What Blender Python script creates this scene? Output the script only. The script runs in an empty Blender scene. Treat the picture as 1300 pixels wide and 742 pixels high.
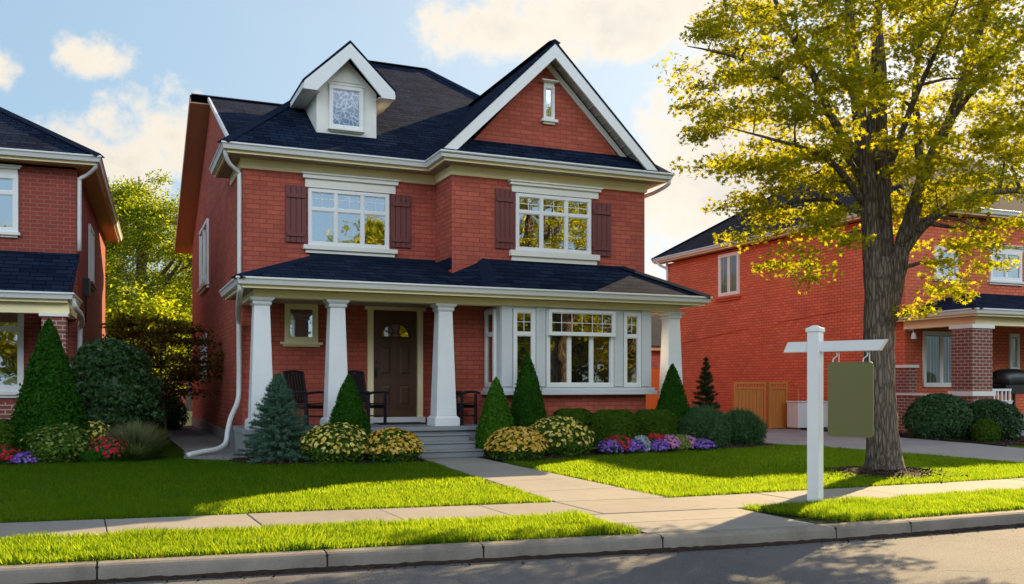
import bpy, bmesh, math, random
import numpy as np
from mathutils import Vector, Matrix
R = math.radians
rnd = random.Random(7)
rng = np.random.default_rng(11)
sc = bpy.context.scene
col = sc.collection

# ------------------------------------------------------------------ camera
CAM_YAW = R(23.204)
cd = bpy.data.cameras.new('camera'); cam = bpy.data.objects.new('camera', cd); col.objects.link(cam)
cam.location = (0, 0, 1.5); cam.rotation_euler = (R(90), 0, -CAM_YAW)
cd.sensor_width = 36; cd.lens = 36 * 1178 / 1300; cd.shift_y = 0.09; cd.clip_end = 3000; cd.clip_start = .05
sc.camera = cam

# ------------------------------------------------------------------ light
SUN_AZ, SUN_EL = 57.0, 25.5           # azimuth from +Y towards +X
SUN_STR, SKY_STR, EXPO = 5.0, 0.05, 1.22
sdir = Vector((math.sin(R(SUN_AZ)) * math.cos(R(SUN_EL)), math.cos(R(SUN_AZ)) * math.cos(R(SUN_EL)), math.sin(R(SUN_EL))))
sl = bpy.data.lights.new('sun', 'SUN'); sl.energy = SUN_STR; sl.angle = R(.5); sl.color = (1, .73, .40)
so = bpy.data.objects.new('sun', sl); col.objects.link(so)
so.rotation_euler = (-sdir).to_track_quat('-Z', 'Y').to_euler(); so.location = (60, 40, 60)
sc.view_settings.view_transform = 'Standard'; sc.view_settings.look = 'None'
sc.view_settings.exposure = EXPO; sc.view_settings.gamma = 1; sc.view_settings.use_curve_mapping = False
sc.render.engine = 'CYCLES'
sc.cycles.use_denoising = True
sc.cycles.max_bounces = 6; sc.cycles.diffuse_bounces = 3; sc.cycles.glossy_bounces = 3; sc.cycles.transmission_bounces = 4
sc.cycles.transparent_max_bounces = 6; sc.cycles.caustics_reflective = False; sc.cycles.caustics_refractive = False


class NT:
    """small node-tree writer"""
    def __init__(s, nt):
        s.nt = nt; nt.nodes.clear()

    def n(s, typ, ins=None, **props):
        nd = s.nt.nodes.new(typ)
        for k, v in props.items(): setattr(nd, k, v)
        for k, v in (ins or {}).items():
            sock = nd.inputs[k]
            if isinstance(v, tuple) and len(v) == 2 and hasattr(v[0], 'outputs'):
                s.nt.links.new(v[0].outputs[v[1]], sock)
            elif hasattr(v, 'outputs'):
                s.nt.links.new(v.outputs[0], sock)
            else:
                if sock.type == 'RGBA' and len(v) == 3: v = (*v, 1)
                sock.default_value = v
        return nd

    def m(s, op, a, b=0.0, c=None, clamp=False):
        d = {0: a, 1: b}
        if c is not None: d[2] = c
        return s.n('ShaderNodeMath', d, operation=op, use_clamp=clamp)

    def mix(s, f, a, b, typ='MIX'):
        nd = s.nt.nodes.new('ShaderNodeMix'); nd.data_type = 'RGBA'; nd.blend_type = typ
        for k, v in ((0, f), (6, a), (7, b)):
            if isinstance(v, tuple) and len(v) == 2 and hasattr(v[0], 'outputs'): s.nt.links.new(v[0].outputs[v[1]], nd.inputs[k])
            elif hasattr(v, 'outputs'):
                o = v.outputs[2] if v.bl_idname == 'ShaderNodeMix' else v.outputs[0]
                s.nt.links.new(o, nd.inputs[k])
            else: nd.inputs[k].default_value = (*v, 1) if hasattr(v, '__len__') and len(v) == 3 else v
        return nd

    def ramp(s, fac, stops, interp='LINEAR'):
        nd = s.n('ShaderNodeValToRGB', {0: fac}); cr = nd.color_ramp; cr.interpolation = interp
        while len(cr.elements) < len(stops): cr.elements.new(.5)
        for e, (p, c) in zip(cr.elements, stops): e.position = p; e.color = (*c, 1) if len(c) == 3 else c
        return nd


def mixout(nd):
    return (nd, 2) if nd.bl_idname == 'ShaderNodeMix' else nd


# ------------------------------------------------------------------ sky
w = bpy.data.worlds.new('World'); sc.world = w; w.use_nodes = True
t = NT(w.node_tree)
sky = t.n('ShaderNodeTexSky', sky_type='NISHITA', sun_disc=False, sun_elevation=R(SUN_EL), sun_rotation=R(SUN_AZ), air_density=1.0, dust_density=1.2, ozone_density=1.5)
tc = t.n('ShaderNodeTexCoord')
D = (tc, 0)
sep = t.n('ShaderNodeSeparateXYZ', {0: D})
# cumulus: soft masks round chosen directions, edges broken up by fractal noise
nz = t.n('ShaderNodeTexNoise', {'Vector': D, 'Scale': 12.0, 'Detail': 10.0, 'Roughness': .6})
nz2 = t.n('ShaderNodeTexNoise', {'Vector': D, 'Scale': 26.0, 'Detail': 5.0, 'Roughness': .6})
CLOUDS = [  # direction, half angles (sideways, up) in radians, strength
    ((.4346, .8227, .3664), .17, .055, 1.0), ((.5066, .7734, .381), .10, .05, .9),
    ((-.0157, .9519, .3062), .055, .030, .75), ((.03, .966, .25), .075, .055, 1.0), ((-.1205, .9488, .2920), .05, .045, .8),
    ((.0, .975, .215), .10, .06, .8), ((.06, .985, .16), .10, .05, .7),
    ((.5672, .7769, .2734), .12, .07, 1.0), ((.60, .770, .2158), .16, .09, 1.1), ((.64, .755, .13), .22, .11, 1.2),
    ((.75, .64, .20), .26, .12, .8)]
acc = None
for d, rx, rz, st in CLOUDS:
    d = Vector(d).normalized(); side = Vector((d.y, -d.x, 0)).normalized(); up = side.cross(d)
    a = t.n('ShaderNodeVectorMath', {0: D, 1: tuple(side)}, operation='DOT_PRODUCT')
    b = t.n('ShaderNodeVectorMath', {0: D, 1: tuple(up)}, operation='DOT_PRODUCT')
    f = t.n('ShaderNodeVectorMath', {0: D, 1: tuple(d)}, operation='DOT_PRODUCT')
    a = t.m('DIVIDE', (a, 1), rx); b = t.m('DIVIDE', (b, 1), rz)
    q = t.m('ADD', t.m('MULTIPLY', a, a), t.m('MULTIPLY', b, b))
    g = t.m('MULTIPLY', t.m('SUBTRACT', 1.0, q), t.m('GREATER_THAN', (f, 1), 0.0))
    g = t.m('MAXIMUM', g, -1.2); g = t.m('MULTIPLY', g, st)
    acc = g if acc is None else t.m('MAXIMUM', acc, g)
# unseen bright cloud bank added behind the viewer as fill for the shaded fronts
nzb = t.n('ShaderNodeTexNoise', {'Vector': D, 'Scale': 2.6, 'Detail': 8.0, 'Roughness': .58})
back = t.m('MULTIPLY', sep, 1.0)
bk = t.n('ShaderNodeMapRange', {0: (sep, 1), 1: .1, 2: -.3, 3: 0.0, 4: 1.0})
hi = t.n('ShaderNodeMapRange', {0: (sep, 2), 1: .20, 2: .38, 3: -.7, 4: .85})
bank = t.m('SUBTRACT', t.m('MULTIPLY', bk, t.m('ADD', hi, .5)), .5)
bank = t.m('ADD', bank, t.m('MULTIPLY', t.m('SUBTRACT', nzb, .5), 2.2))
fr = t.m('ADD', t.m('MULTIPLY', acc, 1.15), t.m('MULTIPLY', t.m('SUBTRACT', nz, .5), 3.4))
fr = t.m('ADD', fr, t.m('MULTIPLY', t.m('SUBTRACT', nz2, .5), 1.5))
bank = t.m('SUBTRACT', bank, t.n('ShaderNodeMapRange', {0: (sep, 2), 1: .50, 2: .72, 3: 0.0, 4: 1.6}))
mask = t.n('ShaderNodeMapRange', {0: fr, 1: .16, 2: .95, 3: 0.0, 4: 1.0}, interpolation_type='SMOOTHSTEP')
mback = t.n('ShaderNodeMapRange', {0: bank, 1: .0, 2: .5, 3: 0.0, 4: 1.0}, interpolation_type='SMOOTHSTEP')
# cloud tone: bright thin edges towards the sun, greyer thick cores
sund = t.n('ShaderNodeVectorMath', {0: D, 1: tuple(sdir)}, operation='DOT_PRODUCT')
glow = t.n('ShaderNodeMapRange', {0: (sund, 1), 1: .45, 2: 1.0, 3: 0.0, 4: 1.0})
core = t.n('ShaderNodeMapRange', {0: fr, 1: .45, 2: 1.5, 3: 0.0, 4: 1.0})
shade = t.n('ShaderNodeTexNoise', {'Vector': D, 'Scale': 14.0, 'Detail': 5.0})
cc = t.ramp(t.m('MULTIPLY', core, t.m('MULTIPLY', shade, 1.6), clamp=True), [(0, (9.0, 8.1, 6.7)), (.4, (7.9, 7.1, 6.1)), (1, (5.3, 5.1, 5.0))])
ccg = t.mix(t.m('MULTIPLY', glow, .6), cc, (9.6, 8.9, 7.7))
low = t.n('ShaderNodeMapRange', {0: (sep, 2), 1: .36, 2: .66, 3: .62, 4: .0})
sky2 = t.mix(low, sky, (4.4, 6.5, 8.3))
hz = t.mix(t.m('MULTIPLY', t.m('MULTIPLY', glow, glow), .45), (sky2, 2), (9.6, 9.4, 8.9))      # bright air round the sun
c1 = t.mix((mask, 0), (hz, 2), (ccg, 2))
BACK_FILL = 29.0
c2 = t.mix((mback, 0), (c1, 2), (BACK_FILL * .84, BACK_FILL * .94, BACK_FILL * 1.06))
bg = t.n('ShaderNodeBackground', {0: (c2, 2), 1: SKY_STR})
t.n('ShaderNodeOutputWorld', {0: bg})

# ------------------------------------------------------------------ materials
def mat(name): 
    m = bpy.data.materials.new(name); m.use_nodes = True
    return m, NT(m.node_tree)


def boxmap(t, scale_u=1.0):
    """u along the wall or eave, v up, in object space"""
    tc = t.n('ShaderNodeTexCoord'); ge = t.n('ShaderNodeNewGeometry')
    nt_ = t.n('ShaderNodeVectorTransform', {0: (ge, 1)}, vector_type='NORMAL', convert_from='WORLD', convert_to='OBJECT')
    sn = t.n('ShaderNodeSeparateXYZ', {0: nt_}); sp = t.n('ShaderNodeSeparateXYZ', {0: (tc, 3)})
    f = t.m('GREATER_THAN', t.m('ABSOLUTE', (sn, 0)), t.m('ABSOLUTE', (sn, 1)))
    u = t.m('ADD', t.m('MULTIPLY', f, (sp, 1)), t.m('MULTIPLY', t.m('SUBTRACT', 1.0, f), (sp, 0)))
    return t.n('ShaderNodeCombineXYZ', {0: u, 1: (sp, 2), 2: 0.0}), (tc, 3)


def brick_mat(name, c1, c2, mortar, bw=.27, bh=.095, ms=.007, rough=.85, bump=.5, var=.25):
    m, t = mat(name); v, ob = boxmap(t)
    wob = t.n('ShaderNodeTexNoise', {'Vector': ob, 'Scale': 3.0, 'Detail': 2.0})
    v2 = t.n('ShaderNodeVectorMath', {0: v, 1: t.n('ShaderNodeVectorMath', {0: (wob, 1), 3: .006}, operation='SCALE')}, operation='ADD')
    b = t.n('ShaderNodeTexBrick', {'Vector': v2, 'Color1': c1, 'Color2': c2, 'Mortar': mortar, 'Scale': 1.0, 'Mortar Size': ms, 'Mortar Smooth': .15, 'Bias': 0.0, 'Brick Width': bw, 'Row Height': bh})
    big = t.n('ShaderNodeTexNoise', {'Vector': ob, 'Scale': .9, 'Detail': 4.0, 'Roughness': .65})
    fine = t.n('ShaderNodeTexNoise', {'Vector': ob, 'Scale': 60.0, 'Detail': 4.0, 'Roughness': .7})
    k = t.m('ADD', t.m('MULTIPLY', t.m('SUBTRACT', big, .5), var * 1.6), t.m('MULTIPLY', t.m('SUBTRACT', fine, .5), var * 1.5))
    cl = t.mix(1.0, b, t.n('ShaderNodeCombineColor', {0: t.m('ADD', k, 1.0), 1: t.m('ADD', k, 1.0), 2: t.m('ADD', k, 1.0)}), 'MULTIPLY')
    h = t.m('ADD', t.m('MULTIPLY', (b, 1), -1.0), t.m('MULTIPLY', fine, .35))
    bp = t.n('ShaderNodeBump', {'Height': h, 'Strength': bump, 'Distance': .012})
    p = t.n('ShaderNodeBsdfPrincipled', {'Base Color': (cl, 2), 'Roughness': rough, 'Normal': bp, 'Specular IOR Level': .25})
    t.n('ShaderNodeOutputMaterial', {0: p}); return m


def shingle_mat(name, c1, c2, gap):
    m, t = mat(name); v, ob = boxmap(t)
    b = t.n('ShaderNodeTexBrick', {'Vector': v, 'Color1': c1, 'Color2': c2, 'Mortar': gap, 'Scale': 1.0, 'Mortar Size': .009, 'Mortar Smooth': .3, 'Bias': 0.0, 'Brick Width': .32, 'Row Height': .095}, offset=.37)
    big = t.n('ShaderNodeTexNoise', {'Vector': ob, 'Scale': 1.3, 'Detail': 5.0, 'Roughness': .65})
    fine = t.n('ShaderNodeTexNoise', {'Vector': ob, 'Scale': 90.0, 'Detail': 3.0, 'Roughness': .8})
    k = t.m('ADD', t.m('ADD', t.m('MULTIPLY', big, .9), t.m('MULTIPLY', fine, .9)), .1)
    cl = t.mix(1.0, b, t.n('ShaderNodeCombineColor', {0: k, 1: k, 2: k}), 'MULTIPLY')
    sp = t.n('ShaderNodeSeparateXYZ', {0: v})
    saw = t.m('FRACT', t.m('DIVIDE', (sp, 1), .095))
    h = t.m('ADD', t.m('MULTIPLY', saw, -1.0), t.m('ADD', t.m('MULTIPLY', fine, .6), t.m('MULTIPLY', (b, 1), -.5)))
    bp = t.n('ShaderNodeBump', {'Height': h, 'Strength': .7, 'Distance': .012})
    p = t.n('ShaderNodeBsdfPrincipled', {'Base Color': (cl, 2), 'Roughness': .95, 'Normal': bp, 'Specular IOR Level': .03})
    t.n('ShaderNodeOutputMaterial', {0: p}); return m


def plain(name, c, rough=.5, var=.12, scale=6.0, bump=0.0, metallic=0.0, spec=.4, fine=40.0, stretch=None):
    """a painted or solid surface with slight weathering"""
    m, t = mat(name); tc = t.n('ShaderNodeTexCoord'); vec = (tc, 3)
    if stretch: vec = t.n('ShaderNodeMapping', {0: vec, 'Scale': stretch})
    a = t.n('ShaderNodeTexNoise', {'Vector': vec, 'Scale': scale, 'Detail': 6.0, 'Roughness': .65})
    b = t.n('ShaderNodeTexNoise', {'Vector': vec, 'Scale': fine, 'Detail': 3.0, 'Roughness': .7})
    k = t.m('ADD', t.m('ADD', t.m('MULTIPLY', t.m('SUBTRACT', a, .5), var * 2), t.m('MULTIPLY', t.m('SUBTRACT', b, .5), var)), 1.0)
    cl = t.mix(1.0, c, t.n('ShaderNodeCombineColor', {0: k, 1: k, 2: k}), 'MULTIPLY')
    ins = {'Base Color': (cl, 2), 'Roughness': t.m('ADD', rough, t.m('MULTIPLY', t.m('SUBTRACT', a, .5), .25)), 'Metallic': metallic, 'Specular IOR Level': spec}
    if bump: ins['Normal'] = t.n('ShaderNodeBump', {'Height': b, 'Strength': bump, 'Distance': .01})
    p = t.n('ShaderNodeBsdfPrincipled', ins); t.n('ShaderNodeOutputMaterial', {0: p}); return m


def glass_mat(name, inner=(.02, .018, .016), refl=.6, tint=(1, 1, 1), wob=.004):
    """a window pane: dim room behind, coated outer face mirrors the street"""
    m, t = mat(name); tc = t.n('ShaderNodeTexCoord')
    nz = t.n('ShaderNodeTexNoise', {'Vector': (tc, 3), 'Scale': 2.2, 'Detail': 1.0})
    bp = t.n('ShaderNodeBump', {'Height': nz, 'Strength': 1.0, 'Distance': wob})
    g = t.n('ShaderNodeBsdfGlossy', {'Color': tint, 'Roughness': .015, 'Normal': bp})
    d = t.n('ShaderNodeBsdfDiffuse', {'Color': inner})
    lw = t.n('ShaderNodeFresnel', {0: 1.5})
    mx = t.n('ShaderNodeMixShader', {0: t.m('ADD', refl, lw, clamp=True), 1: d, 2: g})
    t.n('ShaderNodeOutputMaterial', {0: mx}); return m


def leaf_mat(name, stops, transl=.45, tcol=None, rough=.5, gloss=.0):
    """leaves: each leaf gets its own tint; light passes through"""
    m, t = mat(name); ge = t.n('ShaderNodeNewGeometry'); tc = t.n('ShaderNodeTexCoord')
    nz = t.n('ShaderNodeTexNoise', {'Vector': (tc, 3), 'Scale': 1.6, 'Detail': 3.0})
    f = t.m('ADD', t.m('MULTIPLY', (ge, 'Random Per Island'), .65), t.m('MULTIPLY', nz, .35), clamp=True)
    c = t.ramp(f, stops)
    d = t.n('ShaderNodeBsdfDiffuse', {'Color': c})
    if tcol:
        c2 = t.mix(1.0, c, tcol, 'MULTIPLY')
    else: c2 = c
    tr = t.n('ShaderNodeBsdfTranslucent', {'Color': mixout(c2)})
    mx = t.n('ShaderNodeMixShader', {0: transl, 1: d, 2: tr})
    if gloss:
        gl = t.n('ShaderNodeBsdfGlossy', {'Color': (1, 1, 1), 'Roughness': rough}); fr = t.n('ShaderNodeFresnel', {0: 1.4})
        mx = t.n('ShaderNodeMixShader', {0: t.m('MULTIPLY', fr, gloss), 1: mx, 2: gl})
    t.n('ShaderNodeOutputMaterial', {0: mx}); return m


def ground_mat(name, stops, scale, fine, bump=.6, rough=.95, dist=.02, spec=.2):
    m, t = mat(name); tc = t.n('ShaderNodeTexCoord')
    a = t.n('ShaderNodeTexNoise', {'Vector': (tc, 3), 'Scale': scale, 'Detail': 6.0, 'Roughness': .65})
    b = t.n('ShaderNodeTexNoise', {'Vector': (tc, 3), 'Scale': fine, 'Detail': 4.0, 'Roughness': .75})
    f = t.m('ADD', t.m('MULTIPLY', a, .5), t.m('MULTIPLY', b, .5))
    c = t.ramp(f, stops)
    bp = t.n('ShaderNodeBump', {'Height': b, 'Strength': bump, 'Distance': dist})
    p = t.n('ShaderNodeBsdfPrincipled', {'Base Color': c, 'Roughness': rough, 'Normal': bp, 'Specular IOR Level': spec})
    t.n('ShaderNodeOutputMaterial', {0: p}); return m


def asphalt_mat():
    m, t = mat('asphalt'); tc = t.n('ShaderNodeTexCoord')
    a = t.n('ShaderNodeTexNoise', {'Vector': (tc, 3), 'Scale': .5, 'Detail': 5.0, 'Roughness': .6})
    b = t.n('ShaderNodeTexVoronoi', {'Vector': (tc, 3), 'Scale': 95.0}); b2 = t.n('ShaderNodeTexNoise', {'Vector': (tc, 3), 'Scale': 160.0, 'Detail': 2.0})
    crack = t.n('ShaderNodeTexVoronoi', {'Vector': t.n('ShaderNodeVectorMath', {0: (tc, 3), 1: t.n('ShaderNodeVectorMath', {0: (t.n('ShaderNodeTexNoise', {'Vector': (tc, 3), 'Scale': 1.6, 'Detail': 4.0}), 1), 3: .7}, operation='SCALE')}, operation='ADD'), 'Scale': .28}, feature='DISTANCE_TO_EDGE')
    ck = t.n('ShaderNodeMapRange', {0: (crack, 0), 1: .0, 2: .0035, 3: .6, 4: 0.0})
    f = t.m('ADD', t.m('MULTIPLY', a, .45), t.m('ADD', t.m('MULTIPLY', (b, 0), .35), t.m('MULTIPLY', b2, .4)))
    c = t.ramp(f, [(.25, (.042, .043, .046)), (.5, (.098, .098, .102)), (.8, (.20, .195, .19))])
    cl = t.mix(ck, c, (.03, .028, .026))
    bp = t.n('ShaderNodeBump', {'Height': t.m('ADD', b2, (b, 0)), 'Strength': .6, 'Distance': .006})
    p = t.n('ShaderNodeBsdfPrincipled', {'Base Color': (cl, 2), 'Roughness': .85, 'Normal': bp, 'Specular IOR Level': .3})
    t.n('ShaderNodeOutputMaterial', {0: p}); return m


def concrete_mat(name, base, dark, scale=1.2):
    m, t = mat(name); tc = t.n('ShaderNodeTexCoord'); ge = t.n('ShaderNodeNewGeometry')
    a = t.n('ShaderNodeTexNoise', {'Vector': (tc, 3), 'Scale': scale, 'Detail': 7.0, 'Roughness': .7})
    b = t.n('ShaderNodeTexNoise', {'Vector': (tc, 3), 'Scale': 70.0, 'Detail': 4.0, 'Roughness': .8})
    st = t.n('ShaderNodeTexNoise', {'Vector': t.n('ShaderNodeMapping', {0: (tc, 3), 'Scale': (5.0, 5.0, 1.0)}), 'Scale': 1.0, 'Detail': 5.0})
    f = t.m('ADD', t.m('MULTIPLY', a, .55), t.m('ADD', t.m('MULTIPLY', b, .3), t.m('MULTIPLY', st, .2)))
    isl = t.m('MULTIPLY', t.m('SUBTRACT', (ge, 'Random Per Island'), .5), .16)
    c = t.ramp(t.m('ADD', f, isl), [(.32, dark), (.62, base), (.8, tuple(x * 1.12 for x in base))])
    bp = t.n('ShaderNodeBump', {'Height': b, 'Strength': .35, 'Distance': .006})
    p = t.n('ShaderNodeBsdfPrincipled', {'Base Color': c, 'Roughness': .88, 'Normal': bp, 'Specular IOR Level': .3})
    t.n('ShaderNodeOutputMaterial', {0: p}); return m


def bark_mat(name, c1, c2):
    m, t = mat(name); tc = t.n('ShaderNodeTexCoord')
    mp = t.n('ShaderNodeMapping', {0: (tc, 3), 'Scale': (1.0, 1.0, .16)})
    a = t.n('ShaderNodeTexNoise', {'Vector': mp, 'Scale': 26.0, 'Detail': 6.0, 'Roughness': .7, 'Distortion': .6})
    v = t.n('ShaderNodeTexVoronoi', {'Vector': mp, 'Scale': 22.0}, feature='DISTANCE_TO_EDGE')
    l = t.n('ShaderNodeTexNoise', {'Vector': (tc, 3), 'Scale': 3.0, 'Detail': 4.0})
    h = t.m('ADD', a, t.m('MULTIPLY', t.m('MINIMUM', (v, 0), .25), 2.2))
    c = t.ramp(t.m('ADD', t.m('MULTIPLY', h, .62), t.m('MULTIPLY', t.m('SUBTRACT', l, .5), .3)), [(.22, c1), (.75, c2)])
    bp = t.n('ShaderNodeBump', {'Height': h, 'Strength': 1.0, 'Distance': .035})
    p = t.n('ShaderNodeBsdfPrincipled', {'Base Color': c, 'Roughness': .95, 'Normal': bp, 'Specular IOR Level': .15})
    t.n('ShaderNodeOutputMaterial', {0: p}); return m


def lace_mat():
    """dormer pane: patterned net curtain close behind the glass"""
    m, t = mat('lace_glass'); tc = t.n('ShaderNodeTexCoord')
    wv = t.n('ShaderNodeTexVoronoi', {'Vector': t.n('ShaderNodeVectorMath', {0: (tc, 3), 1: t.n('ShaderNodeVectorMath', {0: (t.n('ShaderNodeTexNoise', {'Vector': (tc, 3), 'Scale': 7.0, 'Detail': 2.0}), 1), 3: .16}, operation='SCALE')}, operation='ADD'), 'Scale': 9.0}, feature='DISTANCE_TO_EDGE')
    e = t.n('ShaderNodeMapRange', {0: (wv, 0), 1: .03, 2: .10, 3: 1.0, 4: 0.0})
    c = t.mix(e, (.07, .14, .24), (.42, .50, .60))
    d = t.n('ShaderNodeBsdfDiffuse', {'Color': (c, 2)}); g = t.n('ShaderNodeBsdfGlossy', {'Roughness': .03})
    mx = t.n('ShaderNodeMixShader', {0: .10, 1: d, 2: g}); t.n('ShaderNodeOutputMaterial', {0: mx}); return m


def curtain_mat():
    m, t = mat('curtain_glass'); tc = t.n('ShaderNodeTexCoord'); sp = t.n('ShaderNodeSeparateXYZ', {0: (tc, 3)})
    wv = t.m('SINE', t.m('MULTIPLY', t.m('ADD', (sp, 0), (sp, 1)), 55.0))
    nz = t.n('ShaderNodeTexNoise', {'Vector': t.n('ShaderNodeMapping', {0: (tc, 3), 'Scale': (9.0, 9.0, .4)}), 'Scale': 1.0})
    c = t.ramp(t.m('ADD', t.m('MULTIPLY', wv, .2), nz), [(.2, (.05, .06, .05)), (.8, (.22, .24, .20))])
    d = t.n('ShaderNodeBsdfDiffuse', {'Color': c}); g = t.n('ShaderNodeBsdfGlossy', {'Roughness': .02})
    mx = t.n('ShaderNodeMixShader', {0: .15, 1: d, 2: g}); t.n('ShaderNodeOutputMaterial', {0: mx}); return m


M = {}
M['brick'] = brick_mat('red_brick', (.50, .117, .073), (.37, .085, .055), (.27, .058, .044), ms=.008, var=.34)
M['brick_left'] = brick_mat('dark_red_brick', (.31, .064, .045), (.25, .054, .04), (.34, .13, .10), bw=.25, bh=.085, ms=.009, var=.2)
M['brick_right'] = brick_mat('orange_red_brick', (.74, .172, .082), (.60, .135, .066), (.34, .062, .034), bw=.25, bh=.092, ms=.008, var=.34)  # lightened: the side wall's sunlit glow is put into the brick colour
M['brick_pillar'] = brick_mat('pillar_brick', (.26, .07, .05), (.19, .055, .045), (.40, .34, .28), bw=.22, bh=.085, ms=.011, var=.3)
M['shingle'] = shingle_mat('navy_shingle', (.018, .029, .058), (.007, .013, .031), (.002, .004, .010))
M['shingle_grey'] = shingle_mat('grey_shingle', (.045, .045, .053), (.03, .031, .038), (.014, .014, .018))
M['cap'] = plain('roof_cap', (.012, .020, .042), .95, .3, 3.0, .4, spec=.03)
M['white'] = plain('white_paint', (.80, .80, .79), .45, .09, 2.0, .1)
M['column'] = plain('column_paint', (.76, .77, .78), .5, .10, 2.0, .1)
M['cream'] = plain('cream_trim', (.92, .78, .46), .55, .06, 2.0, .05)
M['cream2'] = plain('stone_trim', (.80, .78, .71), .7, .08, 2.0, .15)
M['gutter'] = plain('gutter_metal', (.70, .70, .68), .4, .07, 1.5)
M['panel'] = plain('grey_white_panel', (.62, .64, .66), .5, .05, 2.0)
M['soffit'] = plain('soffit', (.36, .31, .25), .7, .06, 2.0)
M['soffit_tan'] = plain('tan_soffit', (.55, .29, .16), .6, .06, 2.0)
M['soffit_gold'] = plain('amber_glow_soffit', (.62, .36, .16), .6, .06, 2.0)  # left eaves: orange bounce off the sunlit wall is put into this colour
M['rake_soffit'] = plain('vented_soffit', (.50, .48, .46), .6, .05, 2.0)
M['shutter'] = plain('maroon_shutter', (.15, .038, .036), .55, .12, 4.0, .1)
M['glass'] = glass_mat('window_glass', refl=.62, tint=(.92, .96, 1.0))
M['glass_bay'] = glass_mat('bay_glass', (.012, .010, .008), .30, (1, .93, .78))
M['glass_dim'] = glass_mat('weak_mirror_glass', (.02, .02, .02), .45)  # side-wall panes, mirroring less than window_glass
M['lace'] = lace_mat(); M['curtain'] = curtain_mat()
M['door'] = plain('brown_door', (.085, .036, .018), .45, .2, 4.0, .15, stretch=(6, 6, .6))
M['black'] = plain('black_iron', (.012, .012, .013), .4, .1)
M['chair'] = plain('black_wood', (.014, .013, .016), .5, .15)
M['deck'] = plain('grey_deck', (.25, .26, .27), .7, .1, 3.0, .1)
M['mat'] = plain('door_mat', (.02, .018, .017), .95, .2, 20, .4)
M['foundation'] = concrete_mat('foundation', (.30, .29, .28), (.17, .165, .16))
M['concrete'] = concrete_mat('pavement_concrete', (.31, .285, .25), (.225, .205, .18), .7)
M['kerb'] = concrete_mat('kerb_concrete', (.30, .265, .225), (.15, .13, .108), 1.6)
M['drive'] = concrete_mat('driveway_concrete', (.33, .31, .29), (.24, .225, .21), .6)
M['asphalt'] = asphalt_mat()
M['soil'] = ground_mat('turf_soil', [(.3, (.012, .028, .007)), (.7, (.03, .055, .012))], 2.0, 40.0)
M['mulch'] = ground_mat('mulch', [(.3, (.018, .010, .007)), (.7, (.075, .042, .027))], 6.0, 60.0, 1.0, dist=.04)
M['chip'] = plain('bark_chip', (.055, .03, .02), .9, .5, 30)
M['gravel'] = plain('gravel', (.22, .21, .20), .9, .35, 25)
M['dirt'] = ground_mat('gutter_dirt', [(.3, (.02, .012, .008)), (.7, (.07, .045, .03))], 9.0, 80.0, 1.0)
M['bark'] = bark_mat('maple_bark', (.045, .036, .029), (.26, .205, .16))
M['twig'] = plain('twig', (.06, .04, .028), .9, .3, 12)
M['grass_far'] = leaf_mat('lawn_grass', [(0, (.005, .048, .006)), (.5, (.009, .066, .009)), (1, (.018, .095, .014))], .64, (39.0, 8.0, 2.0))
M['maple'] = leaf_mat('maple_leaf', [(0, (.085, .12, .010)), (.45, (.155, .185, .013)), (1, (.26, .24, .02))], .62, (3.3, 2.75, .65))
M['leaf_gold'] = leaf_mat('gold_green_leaf', [(0, (.07, .12, .012)), (.5, (.16, .20, .02)), (1, (.30, .28, .03))], .6, (2.4, 2.45, .8))
M['leaf_dark'] = leaf_mat('dark_green_leaf', [(0, (.014, .05, .012)), (.5, (.03, .085, .02)), (1, (.06, .13, .035))], .3, None, .4, .5)
M['leaf_arbor'] = leaf_mat('arborvitae', [(0, (.012, .055, .006)), (.5, (.028, .095, .010)), (1, (.05, .14, .016))], .3)
M['leaf_arbor_light'] = leaf_mat('light_arborvitae', [(0, (.03, .10, .008)), (.5, (.055, .155, .013)), (1, (.09, .21, .02))], .3)
M['leaf_box'] = leaf_mat('boxwood', [(0, (.03, .075, .008)), (.5, (.065, .13, .014)), (1, (.12, .19, .025))], .3)
M['leaf_blue'] = leaf_mat('blue_spruce', [(0, (.04, .10, .062)), (.5, (.075, .15, .10)), (1, (.14, .23, .17))], .15)
M['leaf_spruce'] = leaf_mat('dark_spruce', [(0, (.010, .032, .014)), (.5, (.02, .055, .024)), (1, (.045, .09, .04))], .15)
M['leaf_jun'] = leaf_mat('juniper', [(0, (.03, .085, .03)), (.5, (.06, .13, .05)), (1, (.11, .19, .085))], .25)
M['leaf_red'] = leaf_mat('rust_leaf', [(0, (.03, .045, .010)), (.5, (.09, .080, .016)), (1, (.30, .12, .022))], .45, (2.0, 1.2, .8))
M['leaf_yel'] = leaf_mat('variegated_leaf', [(0, (.03, .08, .012)), (.6, (.07, .14, .02)), (1, (.25, .28, .05))], .3)
M['fl_yellow'] = leaf_mat('yellow_petal', [(0, (.62, .42, .05)), (.5, (.75, .58, .13)), (1, (.82, .72, .30))], .25)
M['fl_gold'] = leaf_mat('gold_petal', [(0, (.55, .30, .03)), (.5, (.72, .46, .07)), (1, (.80, .62, .22))], .25)
M['fl_red'] = leaf_mat('red_petal', [(0, (.45, .010, .02)), (1, (.70, .05, .08))], .25)
M['fl_purple'] = leaf_mat('purple_petal', [(0, (.16, .06, .42)), (1, (.36, .20, .66))], .25)
M['fl_pink'] = leaf_mat('mauve_petal', [(0, (.45, .14, .38)), (1, (.68, .34, .55))], .25)
M['fl_silver'] = leaf_mat('silver_leaf', [(0, (.22, .32, .34)), (1, (.45, .55, .56))], .2)
M['fl_green'] = leaf_mat('lime_leaf', [(0, (.10, .17, .03)), (1, (.34, .38, .12))], .3)
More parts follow.
